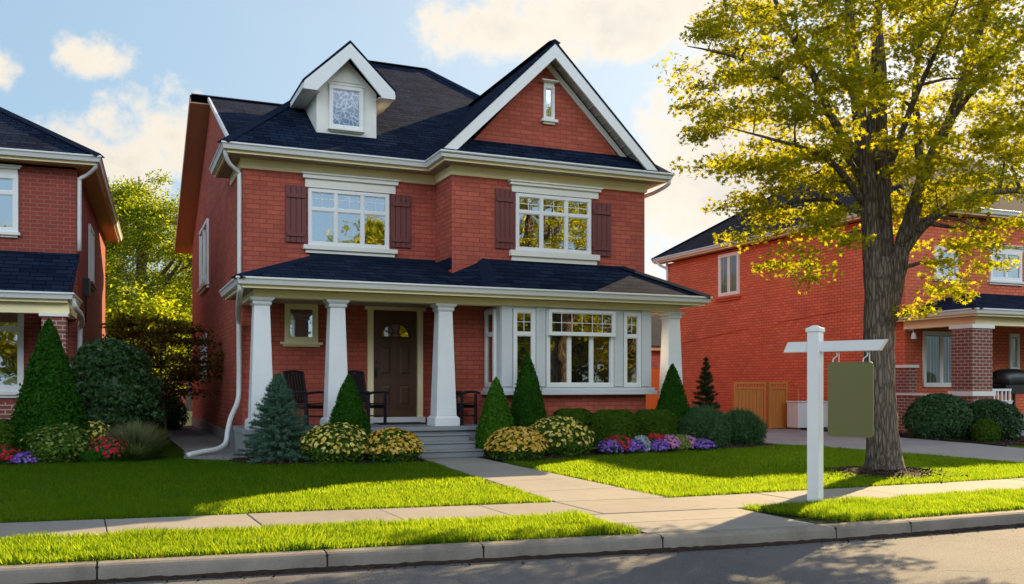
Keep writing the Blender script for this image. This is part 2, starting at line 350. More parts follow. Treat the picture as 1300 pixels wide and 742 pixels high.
M['grass_orn'] = leaf_mat('ornamental_blade', [(0, (.16, .22, .07)), (.6, (.30, .32, .14)), (1, (.48, .42, .26))], .35)
M['wood'] = plain('orange_wood', (.52, .185, .036), .65, .3, 4.0, .2, stretch=(9, 9, .6))
M['sign'] = plain('olive_panel', (.155, .147, .047), .4, .04, 1.5)
M['rock'] = plain('road_grit', (.05, .035, .025), .95, .4, 20)

# ------------------------------------------------------------------ mesh helpers
class MB:
    def __init__(s, mtx=None): s.v = []; s.f = []; s.M = mtx or Matrix()

    def add(s, vs, fs):
        o = len(s.v); s.v += [tuple(s.M @ Vector(p)) for p in vs]; s.f += [tuple(o + i for i in f) for f in fs]

    def box(s, x0, x1, y0, y1, z0, z1):
        s.add([(x0, y0, z0), (x1, y0, z0), (x1, y1, z0), (x0, y1, z0), (x0, y0, z1), (x1, y0, z1), (x1, y1, z1), (x0, y1, z1)],
              [(0, 3, 2, 1), (4, 5, 6, 7), (0, 1, 5, 4), (1, 2, 6, 5), (2, 3, 7, 6), (3, 0, 4, 7)])

    def frustum(s, cx, cy, z0, z1, a0, a1, b0=None, b1=None):
        b0 = a0 if b0 is None else b0; b1 = a1 if b1 is None else b1
        s.add([(cx - a0, cy - b0, z0), (cx + a0, cy - b0, z0), (cx + a0, cy + b0, z0), (cx - a0, cy + b0, z0),
               (cx - a1, cy - b1, z1), (cx + a1, cy - b1, z1), (cx + a1, cy + b1, z1), (cx - a1, cy + b1, z1)],
              [(0, 3, 2, 1), (4, 5, 6, 7), (0, 1, 5, 4), (1, 2, 6, 5), (2, 3, 7, 6), (3, 0, 4, 7)])

    def prism(s, poly, vec):
        """planar polygon extruded by vec"""
        n = len(poly); vec = Vector(vec)
        vs = [tuple(p) for p in poly] + [tuple(Vector(p) + vec) for p in poly]
        s.add(vs, [tuple(range(n - 1, -1, -1)), tuple(range(n, 2 * n))] + [(i, (i + 1) % n, n + (i + 1) % n, n + i) for i in range(n)])

    def sweep(s, path, prof, z=0.0, close=False):
        """profile [(out, dz)] swept along a 2D path with mitred corners; outward = right of travel"""
        n = len(path); P = [Vector((p[0], p[1])) for p in path]; rings = []
        for i in range(n):
            ds = []
            if i > 0 or close: ds.append((P[i] - P[i - 1]).normalized())
            if i < n - 1 or close: ds.append((P[(i + 1) % n] - P[i]).normalized())
            ns = [Vector((d.y, -d.x)) for d in ds]
            if len(ns) == 2:
                b = ns[0] + ns[1]; mt = b / max(.2, (1 + ns[0].dot(ns[1])))
            else: mt = ns[0]
            rings.append([(P[i].x + mt.x * o, P[i].y + mt.y * o, z + dz) for o, dz in prof])
        k = len(prof); vs = [p for r in rings for p in r]; fs = []
        for i in range(n if close else n - 1):
            a = i * k; b = ((i + 1) % n) * k
            for j in range(k): fs.append((a + j, b + j, b + (j + 1) % k, a + (j + 1) % k))
        if not close: fs += [tuple(range(k)), tuple(range(n * k - 1, (n - 1) * k - 1, -1))]
        s.add(vs, fs)

    def tube(s, pts, rad, seg=8, caps=True, jit=0.0):
        pts = [Vector(p) for p in pts]; n = len(pts)
        if not hasattr(rad, '__len__'): rad = [rad] * n
        up = Vector((0, 0, 1)); prev = None; vs = []; fs = []
        for i in range(n):
            d = (pts[min(i + 1, n - 1)] - pts[max(i - 1, 0)]).normalized()
            if prev is None:
                a = d.cross(up if abs(d.z) < .9 else Vector((1, 0, 0))).normalized()
            else:
                a = (prev - d * prev.dot(d)).normalized()
            b = d.cross(a); prev = a
            for j in range(seg):
                th = 2 * math.pi * j / seg; r = rad[i] * (1 + (rnd.uniform(-jit, jit) if jit else 0))
                vs.append(pts[i] + a * (math.cos(th) * r) + b * (math.sin(th) * r))
        for i in range(n - 1):
            for j in range(seg): fs.append((i * seg + j, i * seg + (j + 1) % seg, (i + 1) * seg + (j + 1) % seg, (i + 1) * seg + j))
        if caps: fs += [tuple(range(seg - 1, -1, -1)), tuple((n - 1) * seg + j for j in range(seg))]
        s.add(vs, fs)

    def build(s, name, m, parent=None, smooth=False, bevel=0.0):
        me = bpy.data.meshes.new(name); me.from_pydata(s.v, [], s.f)
        bm = bmesh.new(); bm.from_mesh(me); bmesh.ops.recalc_face_normals(bm, faces=bm.faces)
        if bevel: bmesh.ops.bevel(bm, geom=bm.edges[:], offset=bevel, segments=1, affect='EDGES', clamp_overlap=True)
        bm.to_mesh(me); bm.free()
        if smooth: me.polygons.foreach_set('use_smooth', [True] * len(me.polygons))
        me.materials.append(m if not isinstance(m, str) else M[m])
        o = bpy.data.objects.new(name, me); col.objects.link(o)
        if parent: o.parent = parent
        return o


def curve_pts(pts, n=6):
    """Catmull-Rom through points; each point may carry a radius as 4th value"""
    P = [np.array(p, float) for p in pts]; P = [2 * P[0] - P[1]] + P + [2 * P[-1] - P[-2]]; out = []
    for i in range(1, len(P) - 2):
        for k in range(n):
            u = k / n
            out.append(.5 * ((2 * P[i]) + (-P[i - 1] + P[i + 1]) * u + (2 * P[i - 1] - 5 * P[i] + 4 * P[i + 1] - P[i + 2]) * u * u + (-P[i - 1] + 3 * P[i] - 3 * P[i + 1] + P[i + 2]) * u ** 3))
    out.append(P[-2]); return out


def tag(o, label=None, cat=None, group=None, kind=None):
    if label: o['label'] = label
    if cat: o['category'] = cat
    if group: o['group'] = group
    if kind: o['kind'] = kind
    return o


def thing(name, label, cat, loc=(0, 0, 0), rz=0.0, group=None):
    o = bpy.data.objects.new(name, None); col.objects.link(o); o.location = loc; o.rotation_euler = (0, 0, rz)
    o.empty_display_size = .3
    return tag(o, label, cat, group)


def copy_tree(o, parent=None):
    c = o.copy(); col.objects.link(c)
    if parent: c.parent = parent
    for ch in o.children: copy_tree(ch, c)
    return c


def np_mesh(name, V, nper, m, parent=None, faces=None):
    """mesh from V (N*nper,3): N separate polygons of nper corners, or given face index template"""
    V = np.ascontiguousarray(V, dtype=np.float32).reshape(-1, 3); N = len(V) // nper
    me = bpy.data.meshes.new(name); me.vertices.add(len(V)); me.vertices.foreach_set('co', V.ravel())
    if faces is None: faces = [list(range(nper))]
    tot = sum(len(f) for f in faces)
    tmpl = np.concatenate([np.array(f) for f in faces])
    idx = (np.arange(N)[:, None] * nper + tmpl[None, :]).ravel()
    me.loops.add(len(idx)); me.loops.foreach_set('vertex_index', idx.astype(np.int32))
    sizes = np.tile(np.array([len(f) for f in faces]), N); st = np.concatenate([[0], np.cumsum(sizes)[:-1]])
    me.polygons.add(len(sizes)); me.polygons.foreach_set('loop_start', st.astype(np.int32)); me.polygons.foreach_set('loop_total', sizes.astype(np.int32))
    me.update(calc_edges=True)
    me.materials.append(M[m] if isinstance(m, str) else m)
    o = bpy.data.objects.new(name, me); col.objects.link(o)
    if parent: o.parent = parent
    return o


def unit(a): return a / np.maximum(np.linalg.norm(a, axis=-1, keepdims=True), 1e-9)


LEAF = {'diamond': [(-.5, 0), (0, -.28), (.5, 0), (0, .28)],
        'oval': [(-.5, 0), (-.22, -.24), (.2, -.22), (.5, 0), (.2, .22), (-.22, .24)],
        'needle': [(-.5, -.05), (.5, 0), (-.5, .05)],
        'blob': [(-.5, 0), (-.25, -.43), (.25, -.43), (.5, 0), (.25, .43), (-.25, .43)],
        'maple': [(-.5, 0), (-.14, -.12), (-.22, -.46), (.05, -.2), (.3, -.42), (.22, -.12), (.55, 0), (.22, .12), (.3, .42), (.05, .2), (-.22, .46), (-.14, .12)]}


def leaves(C, Nrm, size, kind='diamond', axis=None, fold=.0):
    """leaf polygons at C facing Nrm; axis = direction of leaf length (or random)"""
    n = len(C); T = np.array(LEAF[kind]); Nrm = unit(Nrm)
    if axis is None: axis = rng.normal(size=(n, 3))
    a = unit(axis - Nrm * np.sum(axis * Nrm, 1, keepdims=True)); b = np.cross(Nrm, a)
    s = np.broadcast_to(np.asarray(size, float).reshape(-1, 1, 1), (n, 1, 1))
    V = C[:, None, :] + s * (T[None, :, 0:1] * a[:, None, :] + T[None, :, 1:2] * b[:, None, :] + fold * np.abs(T[None, :, 1:2]) * Nrm[:, None, :])
    return V.reshape(-1, 3), len(T)


def in_poly(x, y, poly):
    x = np.asarray(x); y = np.asarray(y); c = np.zeros(x.shape, bool); n = len(poly)
    for i in range(n):
        x1, y1 = poly[i]; x2, y2 = poly[(i + 1) % n]
        if y1 == y2: continue
        c ^= ((y1 > y) != (y2 > y)) & (x < (x2 - x1) * (y - y1) / (y2 - y1) + x1)
    return c


def vnoise(x, y, s, seed=0):
    """cheap smooth noise from summed sines"""
    r = np.random.default_rng(seed); o = 0
    for k in range(6):
        a = r.uniform(0, 6.28); f = s * r.uniform(.6, 1.9); o = o + np.sin(f * (x * math.cos(a) + y * math.sin(a)) + r.uniform(0, 6.28))
    return o / 6


# ------------------------------------------------------------------ terrain
def yk(x):
    """front edge of the kerb: the street bends a little left of the front walk"""
    x = np.asarray(x, float); d = 6.9 - x
    return 7.5 + .118 * (np.sqrt(d * d + .6) + d) / 2


def zg(x, y):
    o = np.clip((np.asarray(y, float) - (yk(x) + 2.7)) / (15.9 - yk(x) - 2.7), 0, 1)
    return .02 + .13 * o


def Z(x, y): return float(zg(x, y))


xs = np.unique(np.concatenate([np.linspace(-400, -20, 8), np.linspace(-20, 40, 61), np.linspace(40, 400, 8)]))
offs = [-400, -60, -9.75, -9.6, .03, .12, 1.5, 2.7, 4, 5.5, 7, 8.3, 9.5, 11, 14, 20, 40, 120, 900]
gv = []; gf = []
for x in xs:
    for o in offs:
        y = float(yk(x)) + o
        z = -.2 if -9.7 < o < .1 else (-.02 if o < 0 else (Z(x, y) - .012 if o > 2.6 else -.01))
        gv.append((x, y, z))
k = len(offs)
for i in range(len(xs) - 1):
    for j in range(k - 1): gf.append((i * k + j, (i + 1) * k + j, (i + 1) * k + j + 1, i * k + j + 1))
g = MB(); g.add(gv, gf); o = g.build('ground', 'soil'); tag(o, kind='structure')


def strip(name, m, o0, o1, z, x0=-60, x1=80, kind='structure', n=140):
    b = MB(); X = np.linspace(x0, x1, n); vs = []; fs = []
    for x in X: vs += [(x, float(yk(x)) + o0, z), (x, float(yk(x)) + o1, z)]
    for i in range(n - 1): fs.append((2 * i, 2 * i + 2, 2 * i + 3, 2 * i + 1))
    b.add(vs, fs); return tag(b.build(name, m), kind=kind)


strip('road', 'asphalt', -9.62, -.005, -.13)
# gutter dirt: uneven ribbon of earth and grit along the foot of the kerb
b = MB(); X = np.linspace(-8, 22, 500); vs = []; fs = []
for i, x in enumerate(X):
    wd = .05 + .035 * float(vnoise(x, 0, 2.3, 3)) + .03 * float(vnoise(x, 0, 9, 4)) + rnd.uniform(0, .02)
    wd = max(.012, wd); y = float(yk(x))
    vs += [(x, y - wd, -.127), (x, y - wd * .45, -.127 + .012 + .01 * rnd.random()), (x, y + .006, -.126 + .018 + .012 * rnd.random())]
for i in range(len(X) - 1):
    for j in range(2): fs.append((3 * i + j, 3 * i + 3 + j, 3 * i + 4 + j, 3 * i + 1 + j))
b.add(vs, fs); o = b.build('gutter_dirt', 'dirt'); tag(o, 'dark dirt and grit gathered along the foot of the kerb', 'dirt', kind='stuff')
# kerb stones with open joints
b = MB(); joints = [-60, -30, -20, -14, -10, -7.2, -4.9, -2.5, -.13, 1.72, 3.13, 4.93, 6.92, 7.93, 11.2, 14.3, 17.4, 20.5, 24, 40, 80]
for j0, j1 in zip(joints[:-1], joints[1:]):
    n = max(2, int((j1 - j0) / .8)); X = np.linspace(j0 + .008, j1 - .008, min(n, 30)); 
    pr = [(.0, -.19), (.018, -.02), (.03, .004), (.06, .018), (.17, .022), (.17, -.19)]
    vs = []; fs = []; kk = len(pr)
    for x in X: vs += [(x, float(yk(x)) + a, c) for a, c in pr]
    for i in range(len(X) - 1):
        for q in range(kk): fs.append((i * kk + q, (i + 1) * kk + q, (i + 1) * kk + (q + 1) % kk, i * kk + (q + 1) % kk))
    fs += [tuple(range(kk)), tuple(range(len(vs) - 1, len(vs) - 1 - kk, -1))]
    b.add(vs, fs)
tag(b.build('kerb', 'kerb'), kind='structure')
b = MB()
for j in joints[3:-2]: b.box(j - .012, j + .012, float(yk(j)) + .02, float(yk(j)) + .16, -.18, .004)
tag(b.build('kerb_joint', 'dirt'), kind='structure')
# pavement slabs
b = MB(); x = -14.0; sx = []
pj = [-14, -12.2, -10.4, -8.6, -6.8, -5, -3.25, -1.5, -.06, 1.42, 2.9, 4.1, 5.1, 6.55, 8.0, 9.6, 11.2, 12.8, 14.4, 16, 18, 20, 24, 30]
for a, c in zip(pj[:-1], pj[1:]):
    a += .006; c -= .006; sk = .12
    q = [(a, float(yk(a)) + 1.55), (c, float(yk(c)) + 1.55), (c - sk * .3, float(yk(c)) + 2.7), (a - sk * .3, float(yk(a)) + 2.7)]
    dz = rnd.uniform(-.003, .003)
    b.prism([(p[0], p[1], -.05) for p in q], (0, 0, .08 + dz))
# apron between the two verges
ys = [.178, .86, 1.54]
for a, c in zip(ys[:-1], ys[1:]):
    b.prism([(4.86, float(yk(4.86)) + a + .005, -.05), (6.8, float(yk(6.8)) + a + .005, -.05), (6.8, float(yk(6.8)) + c - .005, -.05), (4.86, float(yk(4.86)) + c - .005, -.05)], (0, 0, .076))
tag(b.build('sidewalk', 'concrete', bevel=.004), kind='structure')
# front walk up to the steps
b = MB(); wy = [None, 11.35, 12.5, 13.65, 14.8, 15.95]
def wl(y): return 5.08
def wr(y): return 6.62 - (y - 9.9) * .085
for i in range(len(wy) - 1):
    y0 = wy[i] or 10.2; y1 = wy[i + 1]
    def ya(x): return (float(yk(x)) + 2.71) if wy[i] is None else y0
    pts = [(wl(y0), ya(5.08) + .006), (wr(y0), ya(6.6) + .006), (wr(y1), y1 - .006), (wl(y1), y1 - .006)]
    lo = [(p[0], p[1], Z(p[0], p[1]) - .08) for p in pts]; up = [(p[0], p[1], Z(p[0], p[1]) + .012) for p in pts]
    b.add(lo + up, [(3, 2, 1, 0), (4, 5, 6, 7), (0, 1, 5, 4), (1, 2, 6, 5), (2, 3, 7, 6), (3, 0, 4, 7)])
tag(b.build('front_walk', 'concrete', bevel=.004), kind='structure')
# driveway of the house on the right
b = MB(); dy = [9.0 - .0, 11.3, 13.2, 15.1, 17.2, 19.3, 21.6, 24.5, 28]
def dl(y): return 15.3 if y < 12 else (15.3 - (y - 12) * .36 if y < 17 else 13.5 - (y - 17) * .05)
def dr(y): return 17.9 if y < 16 else 17.9 + (min(y, 20) - 16) * .1
b0 = 7.5 + .175
for y0, y1 in zip([b0] + dy[1:-1], dy[1:]):
    pts = [(dl(y0), y0 + .006), (dr(y0), y0 + .006), (dr(y1), y1 - .006), (dl(y1), y1 - .006)]
    if y0 < 10.3 and y1 > 9: 
        pass
    lo = [(p[0], p[1], Z(p[0], p[1]) - .1) for p in pts]; up = [(p[0], p[1], Z(p[0], p[1]) + .022) for p in pts]
    b.add(lo + up, [(3, 2, 1, 0), (4, 5, 6, 7), (0, 1, 5, 4), (1, 2, 6, 5), (2, 3, 7, 6), (3, 0, 4, 7)])
tag(b.build('driveway', 'drive', bevel=.004), kind='structure')

# planting beds and gravel
BED = {'left': [(-9, 17.8), (-6, 17.55), (-3, 17.45), (-1.6, 17.4), (.2, 17.45), (.55, 17.75), (.75, 18.5), (.62, 20), (.5, 23), (.4, 27), (-9, 27)],
       'mid': [(1.9, 16.3), (2.3, 15.85), (3.1, 15.72), (4.4, 15.45), (5.02, 15.4), (5.02, 16.2), (5.0, 17.2), (1.9, 17.2)],
       'right': [(6.3, 15.9), (6.25, 15.3), (6.6, 15.05), (7.4, 15.1), (8.3, 15.45), (9.6, 15.55), (11, 15.8), (12.3, 16.0), (13.2, 16.2), (13.35, 17.2), (13.3, 20), (11.2, 20), (11.1, 17.4), (6.5, 17.4)],
       'far': [(18.1, 14.6), (19, 14.4), (23, 14.3), (27, 14.5), (27, 16.9), (20.1, 16.9), (20.1, 26), (18.4, 26), (18.3, 20)]}
vs = []
b = MB(); st = .12
for p in BED.values():
    px = [q[0] for q in p]; py = [q[1] for q in p]
    gx = np.arange(min(px), max(px) + st, st); gy = np.arange(min(py), max(py) + st, st)
    X, Y = np.meshgrid(gx, gy); ins = in_poly(X + st / 2, Y + st / 2, p)
    h = zg(X, Y) + .018 + .02 * vnoise(X, Y, 5, 2) + .012 * vnoise(X, Y, 17, 5)
    used = {}; V = []; F = []
    def vid(j, i):
        if (j, i) not in used: used[(j, i)] = len(V); V.append((X[j, i], Y[j, i], h[j, i]))
        return used[(j, i)]
    for j in range(len(gy) - 1):
        for i in range(len(gx) - 1):
            if ins[j, i]: F.append((vid(j, i), vid(j, i + 1), vid(j + 1, i + 1), vid(j + 1, i)))
    b.add(V, F)
tag(b.build('mulch_bed', 'mulch', smooth=True), kind='structure')


def scatter(polys, dens):
    out = []
    for p, d in zip(polys, dens):
        px = [q[0] for q in p]; py = [q[1] for q in p]
        n = int((max(px) - min(px)) * (max(py) - min(py)) * d)
        x = rng.uniform(min(px), max(px), n); y = rng.uniform(min(py), max(py), n); k = in_poly(x, y, p)
        out.append(np.stack([x[k], y[k]], 1))
    return np.concatenate(out)


P = scatter(list(BED.values()), [120, 700, 500, 120])
C = np.stack([P[:, 0], P[:, 1], zg(P[:, 0], P[:, 1]) + .03 + .02 * vnoise(P[:, 0], P[:, 1], 5, 2) + rng.uniform(0, .012, len(P))], 1)
nn = rng.normal(size=(len(C), 3)) * .5 + (0, 0, 1)
V, k = leaves(C, nn, rng.uniform(.03, .07, len(C)), 'oval')
tag(np_mesh('mulch_chips', V, k, 'chip'), 'dark bark chips spread over the planting beds', 'mulch', kind='stuff')
GRAVEL = [(1.15, 17.6), (1.6, 17.0), (2.3, 16.95), (2.36, 19.0), (2.36, 31), (1.2, 31), (1.25, 24), (1.3, 19.5)]
P = scatter([GRAVEL], [2600]); n = len(P)
s = rng.uniform(.012, .03, n); C = np.stack([P[:, 0], P[:, 1], zg(P[:, 0], P[:, 1]) + .012 + s * .3], 1)
oc = np.array([(1, 0, 0), (0, 1, 0), (-1, 0, 0), (0, -1, 0), (0, 0, .7), (0, 0, -.7)], float)
V = C[:, None, :] + s[:, None, None] * (oc[None] * rng.uniform(.6, 1.2, (n, 6, 1)))
tag(np_mesh('gravel', V, 6, 'gravel', faces=[[0, 1, 4], [1, 2, 4], [2, 3, 4], [3, 0, 4], [1, 0, 5], [2, 1, 5], [3, 2, 5], [0, 3, 5]]), 'grey gravel strip along the left wall of the main house', 'gravel', kind='stuff')
b = MB(); b.prism([(p[0], p[1], .156) for p in GRAVEL], (0, 0, .012)); tag(b.build('gravel_bed', 'dirt'), kind='structure')

# lawns: sheet of turf plus individual blades
def edge_line(o, x0, x1, n=30): return [(x, float(yk(x)) + o) for x in np.linspace(x0, x1, n)]
LAWNL = edge_line(2.73, -12, 5.02) + [(5.03, 15.3), (4.4, 15.4), (3.1, 15.66), (2.3, 15.8), (1.9, 16.2), (1.75, 16.9), (1.5, 17.05), (1.1, 17.6), (1.25, 19.5), (1.1, 27), (.5, 27), (.66, 20), (.8, 18.4), (.6, 17.7), (.2, 17.4), (-1.6, 17.35), (-3, 17.4), (-12, 17.8)]
LAWNR = edge_line(2.73, 6.66, 15.25) + [(15.2, 12.1), (13.45, 16.8), (13.3, 16.2), (12.3, 15.95), (11, 15.75), (9.6, 15.5), (8.3, 15.4), (7.4, 15.05), (6.6, 15.0), (6.28, 15.1)]
VERGEL = edge_line(.19, -12, 4.80) + edge_line(1.53, 4.80, -12)
VERGER = edge_line(.19, 7.3, 15.2, 12) + edge_line(1.53, 15.2, 6.85, 12)
LAWNF = [(17.95, 10.3), (34, 10.3), (34, 14.2), (23, 14.25), (19, 14.35), (18.0, 14.55)]
VERGEF = edge_line(.19, 17.95, 30, 10) + edge_line(1.53, 30, 17.95, 10)


def blades(name, polys, dens, h0, h1, wd, label, clump=.35, seed=1):
    P = scatter(polys, dens); x, y = P[:, 0], P[:, 1]; n = len(P)
    cl = vnoise(x, y, 4.5, seed) * .6 + vnoise(x, y, 13, seed + 1) * .4
    h = rng.uniform(h0, h1, n) * (1 + clump * cl * 1.6)
    z = zg(x, y) - .012
    th = rng.uniform(0, 6.283, n); lean = np.abs(rng.normal(0, .38, n)); la = rng.uniform(0, 6.283, n) * .6 + 2.5 * vnoise(x, y, 2.2, seed + 3)
    d = np.stack([np.cos(la) * lean, np.sin(la) * lean, np.ones(n)], 1) * h[:, None]
    w2 = (wd * rng.uniform(.6, 1.3, n))[:, None] * np.stack([np.cos(th), np.sin(th), np.zeros(n)], 1) * .5
    B = np.stack([x, y, z], 1)
    mid = B + d * .55; tip = B + d * np.array([1.25, 1.25, .97])
    V = np.stack([B - w2, B + w2, mid + w2 * .75, tip, mid - w2 * .75], 1)
    return tag(np_mesh(name, V, 5, 'grass_far'), label, 'grass', kind='stuff')


blades('lawn_grass', [LAWNL, LAWNR, LAWNF], [2300, 2300, 600], .04, .072, .010, 'short green lawn grass in front of the houses', .3, 21)
NEARL = [p for p in edge_line(2.72, -5, 5.05)] + [p for p in edge_line(4.0, 5.05, -5)]
NEARR = [p for p in edge_line(2.72, 6.62, 15)] + [p for p in edge_line(3.6, 15, 6.5)]
blades('lawn_edge_grass', [NEARL, NEARR], [3000, 2600], .05, .09, .008, 'longer grass along the front edge of the lawns', .3, 31)
blades('verge_grass', [VERGEL, VERGER, VERGEF], [6200, 6200, 900], .05, .095, .007, 'bright tufted grass on the verge behind the kerb', .45, 41)
# fallen leaves and litter specks on road edge
n = 420; x = rng.uniform(-2, 16, n); y = yk(x) - np.abs(rng.normal(0, .09, n)) - .02
C = np.stack([x, y, np.full(n, -.118)], 1); V, k = leaves(C, rng.normal(size=(n, 3)) * .5 + (0, 0, 1), rng.uniform(.01, .035, n), 'blob')
tag(np_mesh('road_grit', V, k, 'rock'), 'crumbs of earth and leaf litter scattered beside the kerb', 'litter', kind='stuff')

# ------------------------------------------------------------------ building pieces
def frame_mtx(side, pos):
    """local (u right, n outward, w up) -> house space, for a wall facing front / left / right at given position"""
    if side == 'front': return Matrix(((1, 0, 0, 0), (0, -1, 0, pos), (0, 0, 1, 0), (0, 0, 0, 1)))
    if side == 'left': return Matrix(((0, -1, 0, pos), (-1, 0, 0, 0), (0, 0, 1, 0), (0, 0, 0, 1)))   # u = -Y
    return Matrix(((0, 1, 0, pos), (1, 0, 0, 0), (0, 0, 1, 0), (0, 0, 0, 1)))


def window(parent, side, pos, u0, u1, z0, z1, cols=(), trans=None, fr=.07, fm='white', gm='glass', munt=(), lintel=None, sill=None, lm='cream2', proud=.055, name='window', pane_dn=.04):
    """cols: mullion centres as fractions; trans: transom height fraction; munt: list of (u0f,u1f,z0f,z1f,nx,nz) glazing-bar grids"""
    mt = frame_mtx(side, pos); W = u1 - u0; H = z1 - z0
    f = MB(mt)
    f.box(u0, u1, 0, proud, z0, z0 + fr); f.box(u0, u1, 0, proud, z1 - fr, z1)
    f.box(u0, u0 + fr, 0, proud - .002, z0 + fr, z1 - fr); f.box(u1 - fr, u1, 0, proud - .002, z0 + fr, z1 - fr)
    for c in cols:
        cu = u0 + W * c; f.box(cu - fr * .45, cu + fr * .45, 0, proud - .004, z0 + fr, z1 - fr)
    if trans: 
        cz = z0 + H * trans; f.box(u0 + fr, u1 - fr, 0, proud - .007, cz - fr * .4, cz + fr * .4)
    # inner sash lip
    us = [u0 + fr] + [x for c in cols for x in (u0 + W * c - fr * .45, u0 + W * c + fr * .45)] + [u1 - fr]
    zs = [z0 + fr] + ([z0 + H * trans - fr * .4, z0 + H * trans + fr * .4] if trans else []) + [z1 - fr]
    for i in range(0, len(us), 2):
        for j in range(0, len(zs), 2):
            a, b_, c, d = us[i], us[i + 1], zs[j], zs[j + 1]; q = .018; e = proud - .02
            f.box(a, b_, 0, e, c, c + q); f.box(a, b_, 0, e, d - q, d); f.box(a, a + q, 0, e - .002, c + q, d - q); f.box(b_ - q, b_, 0, e - .002, c + q, d - q)
    wobj = f.build(name, fm, parent)
    p = MB(mt)
    for i in range(0, len(us), 2):
        for j in range(0, len(zs), 2): p.box(us[i] + .012, us[i + 1] - .012, .004, .014, zs[j] + .012, zs[j + 1] - .012)
    p.build('pane', gm, wobj)
    if munt:
        q = MB(mt)
        for a, b_, c, d, nx, nz in munt:
            a = u0 + W * a; b_ = u0 + W * b_; c = z0 + H * c; d = z0 + H * d
            for i in range(1, nx): x = a + (b_ - a) * i / nx; q.box(x - .006, x + .006, .014, .022, c, d)
            for i in range(1, nz): x = c + (d - c) * i / nz; q.box(a, b_, .0145, .0215, x - .007, x + .007)
        q.build('glazing_bars', fm, wobj)
    if lintel:
        a, b_, c, d = lintel; q = MB(mt); q.box(a + .05, b_ - .05, 0, .05, c, c + (d - c) * .62); q.box(a, b_, 0, .10, c + (d - c) * .62, d - .03); q.box(a - .03, b_ + .03, 0, .13, d - .03, d)
        q.build('lintel', lm, wobj)
    if sill:
        a, b_, c, d = sill; q = MB(mt); q.box(a, b_, 0, .11, c + (d - c) * .45, d); q.box(a + .05, b_ - .05, 0, .06, c, c + (d - c) * .45); q.build('sill', lm, wobj)
    return wobj


GUT = [(0, 0), (.004, -.028), (-.02, -.05), (-.03, -.075), (-.045, -.125), (-.14, -.125), (-.14, 0), (-.125, .004), (-.12, -.03), (-.02, -.03), (-.012, .004)]
def eaves(parent, path, z, over, soffit='soffit', fascia='cream', gm='gutter', sof_over=None):
    g = MB(); g.sweep(path, GUT, z); g.build('gutter', gm, parent)
    f = MB(); f.sweep(path, [(-.125, -.10), (-.115, -.185), (-.16, -.185), (-.16, -.10)], z); f.build('fascia', fascia, parent)
    s_ = MB(); s_.sweep(path, [(-.14, -.165), (-.14, -.178), (-over - .04, -.178), (-over - .04, -.165)], z); s_.build('soffit', soffit, parent)


def downspout(parent, pts, r=.042, m='gutter'):
    b = MB(); b.tube(curve_pts(pts, 5), r, 10); return b.build('downspout', m, parent, smooth=True)


def roof_slab(polys, name='roof', m='shingle', parent=None, t_=.06):
    b = MB()
    for p in polys: b.prism(p, (0, 0, -t_))
    return b.build(name, m, parent)


def ridge_cap(parent, lines, r=.05, m='cap'):
    for p, q in lines:
        b = MB(); p = Vector(p); q = Vector(q); d = (q - p).normalized(); sd = d.cross(Vector((0, 0, 1))).normalized(); up = sd.cross(d)
        h = [p + sd * .14 - up * .02, p + up * .045, p - sd * .14 - up * .02, p - up * .05]
        b.prism(h, q - p); b.build('ridge_cap', m, parent)


# ================================================================== MAIN HOUSE
house = thing('brick_house', 'two storey red brick house with white porch columns, dormer and front gable', 'house')
XL, XR, XB, YW, YB, YR, ZE = 2.36, 11.02, 6.41, 19.2, 18.1, 32.2, 6.02
foot = [(XL, YW), (XB, YW), (XB, YB), (XR, YB), (XR, YR), (XL, YR)]
b = MB(); b.prism([(x, y, .45) for x, y in foot], (0, 0, ZE - .45))
b.prism([(XL, 19.6, ZE - .01), (XL, YR, ZE - .01), (XL, 26.0, 8.95)], (.25, 0, 0))                      # left gable triangle
b.prism([(6.35, YB, 6.0), (10.9, YB, 6.0), (8.56, YB, 8.42)], (0, .25, 0))                             # front gable triangle
walls = b.build('wall', 'brick', house)
b = MB(); b.sweep(foot, [(.025, -.2), (.025, .45), (-.2, .45), (-.2, -.2)], 0, close=True); b.build('foundation', 'foundation', house)
b = MB(); b.sweep([(XL, 21.0), (XL, YW), (XB, YW), (XB, YB), (XR, YB), (XR, 29)], [(.03, -.20), (.045, -.17), (.045, 0), (-.1, 0), (-.1, -.20)], ZE + .005); b.build('frieze', 'cream', house)
path = [(1.9, 21.2), (1.9, 18.65), (6.0, 18.65), (6.0, 17.6), (11.5, 17.6), (11.5, 30)]
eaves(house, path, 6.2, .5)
# roofs
e = 6.2
hipL = (6.28, 25.15, 10.42); hipR = (8.12, 25.15, 10.42)
FL = (1.93, 18.68, e); 
main_polys = [[FL, (6.05, 18.68, e), (11.47, 18.68, e), hipR, hipL],
              [(1.93, 21.2, e), FL, hipL, (6.28, 28.5, 10.42), (1.93, 28.5, e)],
              [(11.47, 18.68, e), (11.47, 30, e), (8.12, 30, 10.42), hipR]]
gab_polys = [[(2.3, 19.6, 6.18), (5.2, 19.6, 6.18), (5.2, 26.0, 9.18), (2.3, 26.0, 9.18)],
             [(1.85, 26.0, 9.18), (8.2, 26.0, 9.18), (8.2, 32.7, 6.06), (1.85, 32.7, 6.06)]]
front_polys = [[(6.04, 17.63, 6.26), (8.56, 17.63, 8.75), (8.56, 22.6, 8.75), (6.04, 18.8, 6.26)],
               [(11.12, 17.63, 6.26), (11.12, 19.5, 6.26), (8.56, 22.6, 8.75), (8.56, 17.63, 8.75)]]
skirt = [[(6.02, 17.62, 6.2), (11.47, 17.62, 6.2), (11.0, YB + .02, 6.62), (6.45, YB + .02, 6.62)]]
